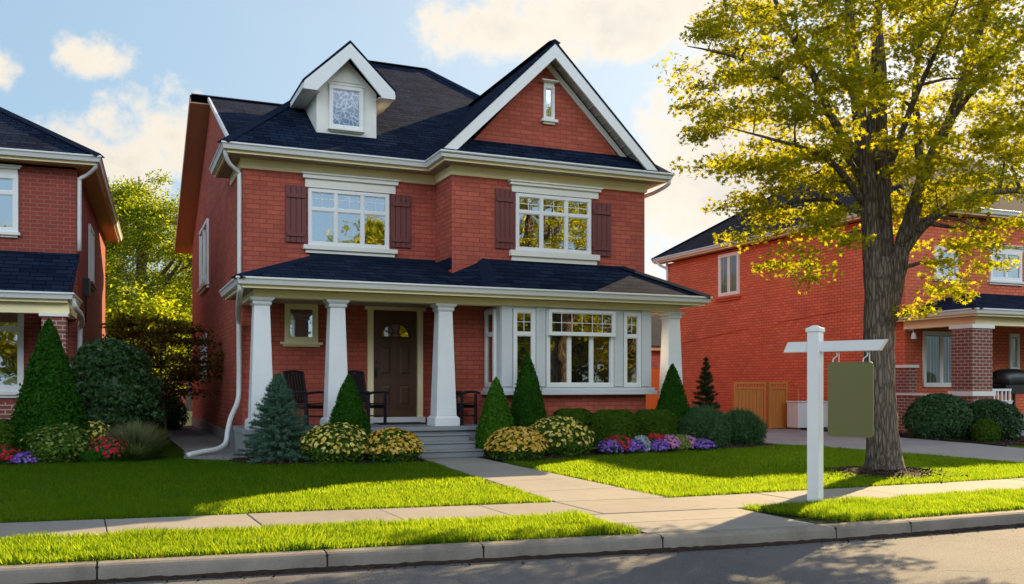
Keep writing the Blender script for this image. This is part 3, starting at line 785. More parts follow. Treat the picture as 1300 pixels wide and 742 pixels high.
# hip planes start at the eave; the left one stops at the side-gable roof it runs into
main_polys[1] = [(1.93, 21.0, e), FL, hipL, (6.28, 26.5, 10.42), (3.6, 23.6, 7.81)]
roof = roof_slab(main_polys, parent=house)
roof_slab(gab_polys, 'side_gable_roof', parent=house)
roof_slab(front_polys, 'gable_roof', parent=house)
roof_slab(skirt, 'gable_skirt_roof', parent=house)
ridge_cap(house, [(FL, hipL), (hipL, hipR), (hipR, (11.47, 18.68, e)), ((8.56, 17.66, 8.75), (8.56, 22.6, 8.75)), ((1.88, 26, 9.18), (4.9, 26, 9.18))])
# front gable barge boards, white with vented soffit behind
def barge(parent, apex, hl, hr, y, depth, wid, m='white', sm='rake_soffit', over=.45):
    ax, az = apex
    for (tx, tz) in (hl, hr):
        d = Vector((tx - ax, 0, tz - az)).normalized(); 
        q = MB(); drop = wid / abs(d.x)
        xin = tx - math.copysign(drop / ((az - tz) / abs(tx - ax)), tx - ax)
        q.prism([(ax, y, az), (tx, y, tz), (xin, y, tz), (ax, y, az - drop)], (0, depth, 0)); q.build('barge_board', m, parent)
        s_ = MB(); s_.prism([(ax, y + depth, az - .10), (tx, y + depth, tz - .10), (tx, y + depth, tz - .13), (ax, y + depth, az - .13)], (0, over - depth, 0)); 
        if tx > ax:
            for k_ in range(16):
                f = (k_ + .5) / 16; x = ax + (tx - ax) * f; z = az + (tz - az) * f; s_.box(x - .008, x + .008, y + depth + .01, y + over - .02, z - .15, z - .125)
        s_.build('rake_soffit', sm, parent)
barge(house, (8.56, 8.70), (6.05, 6.235), (11.12, 6.235), 17.64, .05, .22, over=.48)
# inner trim against the brick and the vent ribs
b = MB()
for sx in (-1, 1):
    ax, az = 8.56, 8.50; tx, tz = 8.56 + sx * 2.25, 6.32
    b.prism([(ax, YB - .03, az), (tx, YB - .03, tz), (tx, YB - .03, tz - .16), (ax, YB - .03, az - .16)], (0, .03, 0))
b.build('gable_trim', 'cream2', house)
window(house, 'front', YB, 8.48, 8.74, 7.2, 7.92, fr=.05, lintel=(8.44, 8.78, 7.92, 8.04), sill=(8.42, 8.8, 7.1, 7.2))
# left gable rake: tan soffit under the overhang, fascia
b = MB()
for (ya, za, yb, zb) in ((26.0, 9.12, 32.7, 6.0),):
    b.prism([(1.84, ya, za + .06), (1.84, yb, zb + .06), (1.84, yb, zb - .16), (1.84, ya, za - .16)], (.03, 0, 0))
b.build('barge_board', 'soffit_tan', house)
b = MB()
for (ya, za, yb, zb) in ((26.0, 9.0, 32.7, 5.88),):
    b.prism([(1.87, ya, za), (1.87, yb, zb), (1.87, yb, zb - .03), (1.87, ya, za - .03)], (.52, 0, 0))
b.build('rake_soffit', 'soffit_tan', house)
b = MB(); b.prism([(2.29, 26.0, 9.19), (2.29, 19.9, 6.33), (2.29, 19.9, 6.22), (2.29, 26.0, 9.07)], (.05, 0, 0)); b.build('rake_trim', 'white', house)
# dormer
DX, DY = 4.565, 19.6
dorm = MB(); dorm.prism([(3.92, DY, 6.7), (5.21, DY, 6.7), (5.21, DY, 7.78), (DX, DY, 8.42), (3.92, DY, 7.78)], (0, 3.2, 0)); dormer = dorm.build('dormer', 'cream2', house)
b = MB(); ay = DY - .32
for sx in (-1, 1):
    b.prism([(DX, ay, 8.74), (DX + sx * .99, ay, 7.80), (DX + sx * .99, ay, 7.74), (DX, ay, 8.67)], (0, 3.6, 0))
b.build('dormer_roof', 'shingle', dormer)
b = MB()
for sx in (-1, 1):
    b.prism([(DX, ay - .012, 8.665), (DX + sx * .965, ay - .012, 7.76), (DX + sx * .965, ay - .012, 7.60), (DX + sx * .70, ay - .012, 7.60), (DX, ay - .012, 8.36)], (0, .05, 0))
    b.box(DX + sx * .965 - .02, DX + sx * .965 + .02, ay + .04, DY + 1.2, 7.62, 7.75)
    b.box(min(DX + sx * .62, DX + sx * .945), max(DX + sx * .62, DX + sx * .945), ay + .04, DY + 1.2, 7.608, 7.622)
b.build('dormer_fascia', 'white', dormer)
b = MB(); b.prism([(4.22, DY - .02, 7.93), (4.91, DY - .02, 7.93), (DX, DY - .02, 8.27)], (0, .018, 0)); b.box(4.16, 4.95, DY - .03, DY, 7.86, 7.89); b.build('dormer_panel', 'cream2', dormer)
window(dormer, 'front', DY, 4.18, 4.91, 6.93, 7.84, fr=.07, gm='lace', sill=(4.15, 4.93, 6.86, 6.92))
b = MB(); b.box(3.9, 5.23, DY - .05, DY - .002, 6.74, 6.80); b.build('flashing', 'cap', dormer)
# upper windows and shutters
mg = lambda cs: [(a, c, .68, .97, 2, 2) for a, c in cs]
window(house, 'front', YW, 3.66, 5.37, 4.36, 5.53, (.335, .665), .64, munt=mg([(.03, .31), (.36, .64), (.69, .97)]), lintel=(3.55, 5.56, 5.55, 5.84), sill=(3.56, 5.54, 4.2, 4.36))
window(house, 'front', YB, 7.83, 9.63, 4.34, 5.56, (.335, .665), .68, munt=mg([(.03, .31), (.36, .64), (.69, .97)]), lintel=(7.69, 9.86, 5.58, 5.82), sill=(7.69, 9.82, 4.12, 4.34))
def shutter(x0, x1, z0, z1, y):
    b = MB(frame_mtx('front', y)); n = 4; wd = (x1 - x0) / n
    for i in range(n): b.box(x0 + i * wd + .004, x0 + (i + 1) * wd - .004, .01, .045, z0, z1)
    for zz in (z0 + (z1 - z0) * .14, z1 - (z1 - z0) * .18): b.box(x0 + .03, x1 - .03, .045, .07, zz - .045, zz + .045)
    b.build('shutter', 'shutter', house, bevel=.004)
for x0, x1, z0, z1, y in ((3.2, 3.63, 4.40, 5.56, YW), (5.40, 5.86, 4.42, 5.54, YW), (7.36, 7.80, 4.36, 5.62, YB), (9.66, 10.14, 4.33, 5.50, YB)): shutter(x0, x1, z0, z1, y)
# left side windows
window(house, 'left', XL, -28.9, -26.4, 4.3, 6.0, (.5,), fr=.1, gm='glass_dim', sill=(-29.0, -26.3, 4.12, 4.3), lm='cream2')
window(house, 'left', XL, -28.6, -26.9, 1.6, 2.9, (.5,), fr=.1, gm='glass_dim')
# porch
for xa, xb, yb in ((2.1, 7.1, YW), (10.7, 11.5, 19.5)):
    b = MB(); b.box(xa, xb, 17.05, yb, .60, .68); b.box(xa + .02, xb - .02, 17.12, yb - .002, .1, .602); b.build('porch_floor', 'deck', house, bevel=.006)
b = MB()
for i, (yy, zt, x1) in enumerate(((16.78, .548, 6.30), (16.48, .416, 6.42), (16.18, .284, 6.5))):
    b.box(4.95, x1, yy, 17.118, zt - .14, zt - .035); b.box(4.93, x1 + .02, yy - .03, 17.116, zt - .033, zt)
b.build('porch_step', 'deck', house, bevel=.005)
bp_ = [(2.31, YW), (2.31, 17.2), (11.36, 17.2), (11.36, 19.6)]
b = MB(); b.sweep(bp_, [(0, 0), (0, .25), (-.3, .25), (-.3, 0)], 3.08); b.sweep(bp_, [(.02, .16), (.02, .25), (-.05, .25), (-.05, .16)], 3.08); b.build('porch_beam', 'cream', house)
for xa, xb, yb in ((2.5, 7.1, YW), (10.66, 11.2, 19.5)): b = MB(); b.box(xa, xb, 17.5, yb, 3.14, 3.18); b.build('porch_ceiling', 'soffit', house)
eaves(house, [(1.95, 19.6), (1.95, 16.75), (11.91, 16.75), (11.91, 20.4)], 3.39, .44)
pr = [[(1.97, 16.78, 3.38), (6.75, 16.78, 3.38), (6.41, 18.1, 3.79), (6.41, YW, 4.13), (3.81, YW, 4.13)],
      [(1.97, 16.78, 3.38), (3.81, YW, 4.13), (2.36, YW, 3.55), (1.97, YW, 3.38)],
      [(6.75, 16.78, 3.38), (11.88, 16.78, 3.38), (10.44, 18.1, 4.10), (7.12, 18.1, 4.10)],
      [(6.75, 16.78, 3.38), (7.12, 18.1, 4.10), (6.41, 18.1, 3.79)],
      [(11.88, 16.78, 3.38), (11.88, 20.4, 3.38), (11.02, 20.4, 3.81), (11.02, 18.1, 3.81), (10.44, 18.1, 4.10)]]
roof_slab(pr, 'porch_roof', 'shingle', house, .04)
ridge_cap(house, [((1.97, 16.78, 3.38), (3.81, YW, 4.13)), ((6.75, 16.78, 3.38), (7.12, 18.1, 4.10)), ((11.88, 16.78, 3.38), (10.44, 18.1, 4.10))])
b = MB(); b.box(3.7, 6.41, YW - .03, YW, 4.08, 4.19); b.box(7.05, 10.5, YB - .03, YB, 4.03, 4.125); b.box(6.38, 6.41, YB, YW, 3.9, 4.12)
b.build('roof_flashing', 'cap', house)
for x in (2.46, 3.84, 5.97, 11.24):
    b = MB(); cy = 17.36
    b.frustum(x, cy, .72 + .16, 2.93, .205, .14); b.box(x - .255, x + .255, cy - .255, cy + .255, .682, .84); b.frustum(x, cy, .84, .88, .25, .21)
    b.frustum(x, cy, 2.93, 2.97, .155, .18); b.box(x - .165, x + .165, cy - .165, cy + .165, 2.97, 3.0); b.frustum(x, cy, 3.0, 3.04, .17, .205); b.box(x - .215, x + .215, cy - .2, cy + .2, 3.04, 3.079)
    b.build('column', 'column', house, bevel=.006)
# bay
b = MB(); b.prism([(7.2, 17.36, .1), (10.6, 17.36, .1), (10.6, YB + .02, .1), (7.2, YB + .02, .1)], (0, 0, 1.2)); b.build('bay_base', 'brick', house)
bay = MB(); bay.prism([(7.15, 17.26, 1.42), (10.66, 17.26, 1.42), (10.66, YB - .002, 1.42), (7.15, YB - .002, 1.42)], (0, 0, 1.655)); bay = bay.build('bay', 'panel', house)
for a, c in ((7.15, 7.40), (7.91, 8.14), (9.73, 9.96), (10.40, 10.66)): b = MB(); b.box(a + .01, c - .01, 17.215, 17.26, 1.45, 3.07); b.build('bay_post', 'panel', bay, bevel=.004)
b = MB(); b.box(7.05, 10.76, 17.14, YB - .004, 1.28, 1.36); b.box(7.09, 10.72, 17.18, YB - .003, 1.362, 1.43); b.build('bay_sill', 'panel', bay, bevel=.006)
window(bay, 'front', 17.26, 7.41, 7.90, 1.44, 3.03, (), .68, fr=.075, gm='glass_bay', munt=[(.1, .9, .72, .95, 2, 2)])
window(bay, 'front', 17.26, 8.15, 9.72, 1.44, 3.03, (.335, .665), None, fr=.075, gm='glass_bay')
window(bay, 'front', 17.26, 9.97, 10.39, 1.44, 3.03, (), .68, fr=.075, gm='glass_bay', munt=[(.1, .9, .72, .95, 2, 2)])
b = MB(); b.box(8.17, 9.70, 17.16, 17.258, 2.50, 3.02); b.build('transom_box', 'white', bay)
window(bay, 'front', 17.16, 8.16, 9.71, 2.50, 3.03, (), None, fr=.06, gm='glass_bay', munt=[(.04, .96, .12, .88, 6, 2)], name='transom_window')
window(bay, 'left', 7.15, -18.02, -17.5, 1.44, 3.03, (), .68, fr=.075, gm='glass_bay')
# door
b = MB(frame_mtx('front', YW)); b.box(4.90, 5.02, 0, .09, .68, 3.08); b.box(5.99, 6.11, 0, .09, .68, 3.08); b.box(4.84, 6.17, 0, .11, 3.07, 3.08 + .16); b.build('door_frame', 'cream', house)
b = MB(frame_mtx('front', YW)); b.box(4.9, 6.12, .0, .22, .681, .80); b.build('threshold', 'column', house)
b = MB(frame_mtx('front', YW)); b.box(5.03, 5.98, .005, .035, .80, 3.05); door = b.build('door', 'door', house)
b = MB(frame_mtx('front', YW))
for u0, u1 in ((5.13, 5.46), (5.55, 5.88)):
    for z0, z1 in ((1.0, 1.52), (1.66, 2.36)):
        b.box(u0, u1, .035, .05, z0, z0 + .04); b.box(u0, u1, .035, .05, z1 - .04, z1); b.box(u0, u0 + .04, .035, .048, z0 + .04, z1 - .04); b.box(u1 - .04, u1, .035, .048, z0 + .04, z1 - .04)
        b.frustum((u0 + u1) / 2, .042, z0 + .07, z0 + .071, 0, 0); 
        b.add([(u0 + .06, .036, z0 + .06), (u1 - .06, .036, z0 + .06), (u1 - .06, .036, z1 - .06), (u0 + .06, .036, z1 - .06), (u0 + .1, .05, z0 + .1), (u1 - .1, .05, z0 + .1), (u1 - .1, .05, z1 - .1), (u0 + .1, .05, z1 - .1)],
              [(0, 1, 5, 4), (1, 2, 6, 5), (2, 3, 7, 6), (3, 0, 4, 7), (4, 5, 6, 7)])
b.build('door_panel', 'door', door)
b = MB(frame_mtx('front', YW)); cxd, czd, ra = 5.505, 2.50, .31
arc = [(cxd + ra * math.cos(math.pi * i / 16), .036, czd + ra * math.sin(math.pi * i / 16) * .95) for i in range(17)]
b.prism(arc, (0, .006, 0)); b.build('fanlight', 'glass', door)
b = MB(frame_mtx('front', YW))
b.tube([(p[0], .05, p[2]) for p in arc], .016, 6); b.tube([arc[0][:1] + (.05,) + arc[0][2:], arc[-1][:1] + (.05,) + arc[-1][2:]], .016, 6)
for k_ in (3, 6, 10, 13): b.tube([(cxd + .1 * math.cos(math.pi * k_ / 16), .048, czd + .1 * math.sin(math.pi * k_ / 16)), (arc[k_][0], .048, arc[k_][2])], .011, 6)
b.tube([(cxd + .1 * math.cos(math.pi * i / 8), .048, czd + .1 * math.sin(math.pi * i / 8)) for i in range(9)], .011, 6)
b.build('fanlight_bars', 'door', door)
b = MB(frame_mtx('front', YW)); b.box(5.06, 5.11, .035, .05, 1.62, 1.86); b.tube([(5.085, .05, 1.82), (5.085, .09, 1.8), (5.085, .09, 1.68), (5.085, .05, 1.66)], .012, 6); b.tube([(5.085, .03, 1.98), (5.085, .06, 1.98)], .03, 10); b.build('handle', 'black', door)
window(house, 'front', YW, 3.19, 3.86, 2.36, 3.14, fr=.09, fm='cream', sill=(3.1, 3.95, 2.27, 2.36), gm='glass', lm='cream')
# downspouts
downspout(house, [(2.0, 18.82, 6.1), (2.0, 18.85, 5.98), (2.08, 18.95, 5.84), (2.26, 19.12, 5.72), (2.29, 19.14, 5.6), (2.29, 19.14, 4.6), (2.29, 19.14, 3.55)])
downspout(house, [(2.05, 16.95, 3.28), (2.05, 17.0, 3.16), (2.1, 17.6, 3.04), (2.22, 18.7, 2.86), (2.27, 19.08, 2.74), (2.28, 19.1, 2.5), (2.28, 19.1, 1.5), (2.24, 19.0, 1.15), (2.08, 18.7, .85), (2.0, 18.5, .6), (1.95, 18.4, .38), (1.78, 18.2, .28), (1.5, 18.0, .25), (1.22, 17.8, .21)], .05)
downspout(house, [(11.42, 17.72, 6.1), (11.42, 17.75, 5.98), (11.3, 18.1, 5.86), (11.1, 18.35, 5.76), (11.07, 18.4, 5.6), (11.07, 18.4, 3.9)])

# door mat
b = MB(); b.box(4.95, 5.95, 18.28, 18.88, .681, .70); tag(b.build('door_mat', 'mat', bevel=.004), 'dark doormat lying on the porch in front of the brown door', 'doormat')
# chairs: slatted porch armchair facing +X
ch = thing('porch_chair', 'black slatted porch chair behind the blue spruce, furthest left on the porch', 'chair', (0, 0, 0), 0, 'black slatted chairs on the porch')
b = MB()
for i in range(6): b.box(-.24 + i * .08, -.17 + i * .08, -.25, .25, .40 + i * .004, .425 + i * .004)
b.build('seat', 'chair', ch, bevel=.004)
for sy in (-1, 1):
    b = MB(); b.frustum(.23, sy * .27, 0, .62, .024, .022); b.build('leg', 'chair', ch)
    b = MB(); b.tube([(-.2, sy * .27, 0), (-.22, sy * .27, .4), (-.33, sy * .27, 1.06)], .024, 6); b.build('leg', 'chair', ch)
    b = MB(); b.tube(curve_pts([(-.27, sy * .27, .62), (.0, sy * .275, .655), (.2, sy * .28, .66), (.31, sy * .28, .635)], 4), .028, 6); b.build('armrest', 'chair', ch)
    b = MB(); b.box(-.2, .23, sy * .27 - .015, sy * .27 + .015, .33, .40); b.box(-.2, .23, sy * .27 - .012, sy * .27 + .012, .16, .19); b.build('seat_rail', 'chair', ch)
b = MB()
for i in range(6):
    yy = -.2 + i * .08; b.prism([(-.225, yy - .028, .44), (-.225, yy + .028, .44), (-.335, yy + .028, 1.04), (-.335, yy - .028, 1.04)], (.018, 0, 0))
b.tube([(-.335, -.28, 1.05), (-.345, 0, 1.075), (-.335, .28, 1.05)], .03, 6); b.tube([(-.235, -.27, .47), (-.235, .27, .47)], .02, 6)
b.build('backrest', 'chair', ch)
for i, (x, y, lab) in enumerate(((3.38, 18.3, None), (4.58, 18.2, 'black slatted porch chair beside the brown door, between the second and third columns'), (6.35, 17.72, 'black slatted porch chair right of the steps, between third column and bay window'))):
    c = ch if i == 0 else copy_tree(ch)
    c.location = (x + .08, y, .682); c.rotation_euler.z = R(-52)
    if lab: c['label'] = lab

# ================================================================== LEFT HOUSE
LH = thing('brick_house', 'neighbouring dark red brick house cut off by the left edge of the photo', 'house', (-.72, 21.6, 0), R(-2.5))
LW = -9.0
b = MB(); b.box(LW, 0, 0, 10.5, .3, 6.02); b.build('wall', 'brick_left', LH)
b = MB(); b.box(LW - .02, .02, -.02, 10.52, -.1, .3); b.build('foundation', 'foundation', LH)
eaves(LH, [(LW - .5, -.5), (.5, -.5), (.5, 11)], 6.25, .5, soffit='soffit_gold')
roof_slab([[(LW - .45, -.47, 6.24), (.47, -.47, 6.24), (-4.3, 4.9, 9.35), (-4.9, 4.9, 9.35)], [(.47, -.47, 6.24), (.47, 11, 6.24), (-4.3, 5.5, 9.35), (-4.3, 4.9, 9.35)], [(LW - .45, 11, 6.24), (.47, 11, 6.24), (-4.3, 5.5, 9.35), (-4.9, 5.5, 9.35)], [(LW - .45, -.47, 6.24), (-4.9, 4.9, 9.35), (-4.9, 5.5, 9.35), (LW - .45, 11, 6.24)]], 'roof', 'shingle', LH)
ridge_cap(LH, [((.47, -.47, 6.25), (-4.3, 4.9, 9.36))])
window(LH, 'front', 0, -2.9, -1.1, 4.62, 5.82, (.5,), .68, fr=.09, lintel=(-3.0, -1.06, 5.82, 6.0), sill=(-3.0, -1.06, 4.52, 4.62))
window(LH, 'front', 0, -2.9, -1.0, 1.35, 3.15, (.5,), .72, fr=.1, fm='white', lintel=(-3.0, -.94, 3.15, 3.28), sill=(-3.0, -.94, 1.22, 1.35))
window(LH, 'right', 0, 3.2, 4.6, 4.0, 5.4, (.5,), fr=.08, sill=(3.1, 4.7, 3.88, 4.0), lm='shutter')
roof_slab([[(LW, -1.97, 3.24), (.05, -1.97, 3.24), (.05, 0, 4.25), (LW, 0, 4.25)]], 'porch_roof', 'shingle', LH)
eaves(LH, [(LW, -2.0), (.1, -2.0), (.1, 0)], 3.25, .5)
b = MB(); b.box(LW, .0, -1.75, -1.5, 2.86, 3.07); b.box(-.25, 0, -1.498, 0, 2.87, 3.07); b.build('porch_beam', 'cream', LH)
b = MB(); b.box(-.48, -.06, -1.8, -1.38, .3, 2.80); b.build('pillar', 'brick_pillar', LH)
b = MB(); b.box(-.52, -.02, -1.84, -1.34, 2.80, 2.86); b.build('pillar_cap', 'cream2', LH)
b = MB(); b.box(LW, .0, -1.9, 0, .1, .55); b.build('porch_floor', 'foundation', LH)
b = MB(); b.box(LW, -.6, -1.72, -1.5, .55, 1.15); b.build('porch_wall', 'brick_pillar', LH)
downspout(LH, [(.38, -.36, 6.15), (.36, -.3, 6.02), (.2, -.12, 5.9), (.06, -.06, 5.82), (.05, -.05, 5.7), (.05, -.05, 4.3)])
downspout(LH, [(.06, -1.75, 3.14), (.1, -1.7, 3.0), (.16, -1.0, 2.86), (.1, -.2, 2.72), (.06, -.07, 2.6), (.06, -.07, .35)], .05)
b = MB(); b.box(-.002, .14, 1.5, 1.75, 3.5, 3.9); b.tube([(.06, 1.62, 3.5), (.06, 1.62, 2.9)], .02, 6); b.build('meter_box', 'black', LH)

# ================================================================== RIGHT HOUSE
RH = thing('brick_house', 'neighbouring orange red brick house partly behind the maple tree', 'house', (20.3, 19.5, 0), R(0))
RW, RD = 10.5, 12.1
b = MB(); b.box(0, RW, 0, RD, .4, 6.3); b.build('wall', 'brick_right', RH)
b = MB(); b.box(-.03, RW, -.03, RD, -.1, .4); b.build('foundation', 'foundation', RH)
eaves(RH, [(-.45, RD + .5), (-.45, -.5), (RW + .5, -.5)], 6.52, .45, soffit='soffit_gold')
roof_slab([[(-.42, -.47, 6.51), (RW + .4, -.47, 6.51), (5.6, 5.3, 10.1), (4.9, 5.3, 10.1)], [(-.42, -.47, 6.51), (4.9, 5.3, 10.1), (4.9, 6.8, 10.1), (-.42, RD + .5, 6.51)], [(-.42, RD + .5, 6.51), (4.9, 6.8, 10.1), (5.6, 6.8, 10.1), (RW + .4, RD + .5, 6.51)], [(RW + .4, -.47, 6.51), (RW + .4, RD + .5, 6.51), (5.6, 6.8, 10.1), (5.6, 5.3, 10.1)]], 'roof', 'shingle_grey', RH)
ridge_cap(RH, [((-.42, -.47, 6.52), (4.9, 5.3, 10.11)), ((4.9, 6.8, 10.11), (-.42, RD + .5, 6.52))])
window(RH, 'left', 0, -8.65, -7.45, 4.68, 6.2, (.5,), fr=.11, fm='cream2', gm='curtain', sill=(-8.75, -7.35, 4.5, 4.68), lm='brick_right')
window(RH, 'front', 0, 3.3, 4.6, 4.55, 5.42, (.5,), fr=.09, gm='glass', lintel=(3.2, 4.7, 5.42, 5.6), sill=(3.2, 4.7, 4.43, 4.55))
window(RH, 'front', 0, 1.1, 2.0, 4.55, 5.42, (), fr=.09, gm='glass', sill=(1.0, 2.1, 4.43, 4.55))
window(RH, 'front', 0, .66, 2.06, 1.42, 3.0, (.5,), fr=.1, fm='cream2', gm='curtain')
window(RH, 'front', 0, 4.1, 4.5, 1.9, 3.0, (), fr=.09, fm='cream2', gm='curtain', sill=(4.0, 4.6, 1.8, 1.9))
PX, PY = -.35, -2.7
roof_slab([[(PX - .02, PY + .03, 3.41), (RW, PY + .03, 3.41), (RW, 0, 4.15), (2.2, 0, 4.15)], [(PX - .02, PY + .03, 3.41), (2.2, 0, 4.15), (0, 0, 3.52), (PX - .02, 0, 3.41)]], 'porch_roof', 'shingle', RH)
ridge_cap(RH, [((PX, PY + .03, 3.42), (2.2, 0, 4.16))])
eaves(RH, [(PX - .05, .4), (PX - .05, PY), (RW, PY)], 3.42, .4)
b = MB(); b.box(-.05, RW, PY + .35, PY + .62, 3.02, 3.24); b.box(-.05, .22, PY + .622, 0, 3.03, 3.24); b.build('porch_beam', 'cream', RH)
b = MB(); b.box(-.4 + .02, .33, PY + .16, PY + .8, 1.32, 3.02); b.build('pillar', 'brick_pillar', RH)
b = MB(); b.box(-.44, .39, PY + .1, PY + .86, 1.2, 1.32); b.build('pillar_base', 'cream2', RH)
b = MB(); b.box(-.42, .37, PY + .12, PY + .84, 2.92, 3.018); b.build('pillar_cap', 'cream2', RH)
b = MB(); b.box(-.4, .35, PY + .14, PY + .82, .1, 1.2); b.box(-.36, -.06, PY + .82, -.05, .1, 1.2); b.box(-.38, -.08, -.5, -.04, 1.2, 1.95); b.build('porch_wall', 'brick_pillar', RH)
b = MB(); b.box(-.40, -.02, PY + .87, -.02, 1.201, 1.25); b.box(-.42, -.04, -.54, 0, 1.951, 2.03); b.build('wall_coping', 'cream2', RH)
b = MB(); b.box(0, RW, PY + .3, 0, .1, .62); b.build('porch_floor', 'foundation', RH)
b = MB(); b.box(.4, 1.35, PY + .42, PY + .47, 1.32, 1.38); b.box(.4, 1.35, PY + .42, PY + .47, .70, .75)
for i in range(7): b.box(.42 + i * .145, .46 + i * .145, PY + .43, PY + .46, .75, 1.32)
b.build('railing', 'white', RH)
b = MB(); b.tube(curve_pts([(.12, -.02, 3.0), (.12, -.16, 3.02), (.12, -.2, 2.92)], 4), .015, 6); b.tube([(.12, -.2, 2.93), (.12, -.2, 2.76)], [.05, .085], 10); b.build('wall_lamp', 'white', RH)
downspout(RH, [(-.38, RD + .2, 6.4), (-.3, RD + .1, 6.25), (-.1, RD - .05, 6.1), (-.06, RD - .08, 5.9), (-.06, RD - .08, .3)], .05)
b = MB()
for p, q in (((-.012, 11.6, 3.05), (-.012, 6.9, 3.45)), ((-.012, 5.4, 3.55), (-.012, 2.2, 3.75))): b.tube([p, ((p[0] + q[0]) / 2, (p[1] + q[1]) / 2, (p[2] + q[2]) / 2 + .01), q], .016, 6)
b.tube(curve_pts([(-.02, 6.9, 3.45), (-.06, 6.85, 3.36), (-.06, 6.8, 3.28), (-.02, 6.78, 3.25)], 3), .018, 6)
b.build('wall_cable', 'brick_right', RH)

# things round the right house
gt = thing('wooden_gate', 'orange brown wooden gate enclosure against the side wall of the right house', 'gate', (16.55, 22.3, .15), R(0))
def planks(b, x0, x1, y, z0, z1, n, dy=.022):
    wd = (x1 - x0) / n
    for i in range(n): b.box(x0 + i * wd + .004, x0 + (i + 1) * wd - .004, y - dy, y, z0, z1 - .0)
for i, (x0, x1) in enumerate(((-.0, 1.15), (1.25, 1.95))):
    b = MB(); planks(b, x0 + .06, x1 - .06, 0, .06, 1.22, 8 if i == 0 else 5); b.build('gate_panel', 'wood', gt)
    b = MB(); b.box(x0, x0 + .07, -.06, .03, 0, 1.42); b.box(x1 - .07, x1, -.06, .03, 0, 1.42); b.box(x0 + .07, x1 - .07, -.05, .02, 1.35, 1.42); b.box(x0 + .07, x1 - .07, -.05, -.023, 1.2, 1.26); b.box(x0 + .07, x1 - .07, -.05, -.023, .05, .12); b.build('gate_frame', 'wood', gt)
    b = MB()
    for k_ in range(10 if i == 0 else 6): xx = x0 + .1 + k_ * .1; b.box(xx, xx + .03, -.03, -.01, 1.262, 1.348)
    b.build('gate_lattice', 'wood', gt)
b = MB(); planks(b, 0, .9, 0, .02, 1.3, 7); o = b.build('side_panel', 'wood', gt); o.location = (1.97, -.03, 0); o.rotation_euler.z = R(55)
b = MB(); b.box(.0, 1.25, -.0, .5, .12, .86); b.box(-.03, 1.28, -.03, .53, .86, .9)
ac = thing('utility_box', 'white utility box standing by the brick wall between gate and sign post', 'utility box', (18.35, 21.6, .1), R(0))
b.build('box_body', 'white', ac, bevel=.01)
b = MB(); b.box(.05, .15, .05, .45, 0, .12); b.box(1.1, 1.2, .05, .45, 0, .12); b.build('leg', 'kerb', ac)
b = MB(); b.tube([(.25, .3, .9), (.25, .3, 1.3)], .03, 8); b.box(.19, .31, .24, .36, 1.3, 1.36); b.build('vent_pipe', 'wood', ac)
bu = thing('white_bucket', 'white tub with lid on the porch edge beside the railing', 'tub', (21.5, 17.4, .62))
b = MB(); b.frustum(0, 0, 0, .42, .16, .19); b.build('tub_body', 'white', bu, bevel=.02)
b = MB(); b.box(-.2, .2, -.2, .2, .42, .45); b.build('lid', 'white', bu, bevel=.01)
gr = thing('barbecue_grill', 'black covered barbecue grill on the right porch at the photo edge', 'grill', (22.45, 17.9, .62))
b = MB(); b.tube(curve_pts([(-.45, 0, .95), (-.2, 0, 1.0), (.2, 0, 1.0), (.45, 0, .95)], 3), .3, 14); b.build('hood', 'black', gr, smooth=True)
b = MB(); b.box(-.5, .5, -.28, .28, .62, .86); b.box(-.95, -.52, -.22, .22, .84, .87); b.build('firebox', 'black', gr, bevel=.02)
for sx in (-1, 1):
    for sy in (-1, 1): b = MB(); b.box(sx * .42 - .03, sx * .42 + .03, sy * .22 - .03, sy * .22 + .03, 0, .62); b.build('leg', 'black', gr)

# far building and fence seen through the porch end
FH = thing('far_house', 'distant low brick outbuilding with grey roof seen through the porch end', 'outbuilding', (24, 44, 0), 0)
b = MB(); b.box(-3, 9, 0, 8, 0, 3.4); b.build('wall', 'brick', FH)
b = MB(); b.box(-3.4, 9.4, -.4, 0, 3.35, 3.6); b.build('fascia', 'soffit_gold', FH)
roof_slab([[(-3.5, -.5, 3.6), (9.5, -.5, 3.6), (9.5, 4, 5.9), (-3.5, 4, 5.9)], [(-3.5, 8.5, 3.6), (9.5, 8.5, 3.6), (9.5, 4, 5.9), (-3.5, 4, 5.9)]], 'roof', 'shingle_grey', FH)
b = MB(); b.tube([(1.55, -.62, 4.5), (1.55, -.56, 4.5), (1.55, -.5, 4.5)], [.42, .3, .05], 18); b.tube([(1.55, -.5, 4.5), (1.55, .1, 4.0)], .04, 6); b.build('dish', 'white', FH, smooth=True)
FW = thing('wooden_fence', 'amber wooden board fence behind the porch end', 'fence', (18.5, 36, 0), 0)
b = MB(); planks(b, -2, 5.5, 0, .1, 2.2, 36); b.build('board_panel', 'wood', FW)
b = MB()
for i in range(4): b.box(-2 + i * 2.4, -1.88 + i * 2.4, -.02, .1, 0, 2.35)
b.build('post', 'wood', FW)
FL2 = thing('far_house', 'small grey roofed house far behind the rust coloured shrub', 'house', (3.5, 62, 0), 0)
b = MB(); b.box(-3.5, 3.5, 0, 6, 0, 4.6); b.build('wall', 'brick', FL2)
roof_slab([[(-3.9, -.4, 4.5), (3.9, -.4, 4.5), (3.9, 3, 6.8), (-3.9, 3, 6.8)], [(-3.9, 6.4, 4.5), (3.9, 6.4, 4.5), (3.9, 3, 6.8), (-3.9, 3, 6.8)]], 'roof', 'shingle_grey', FL2)

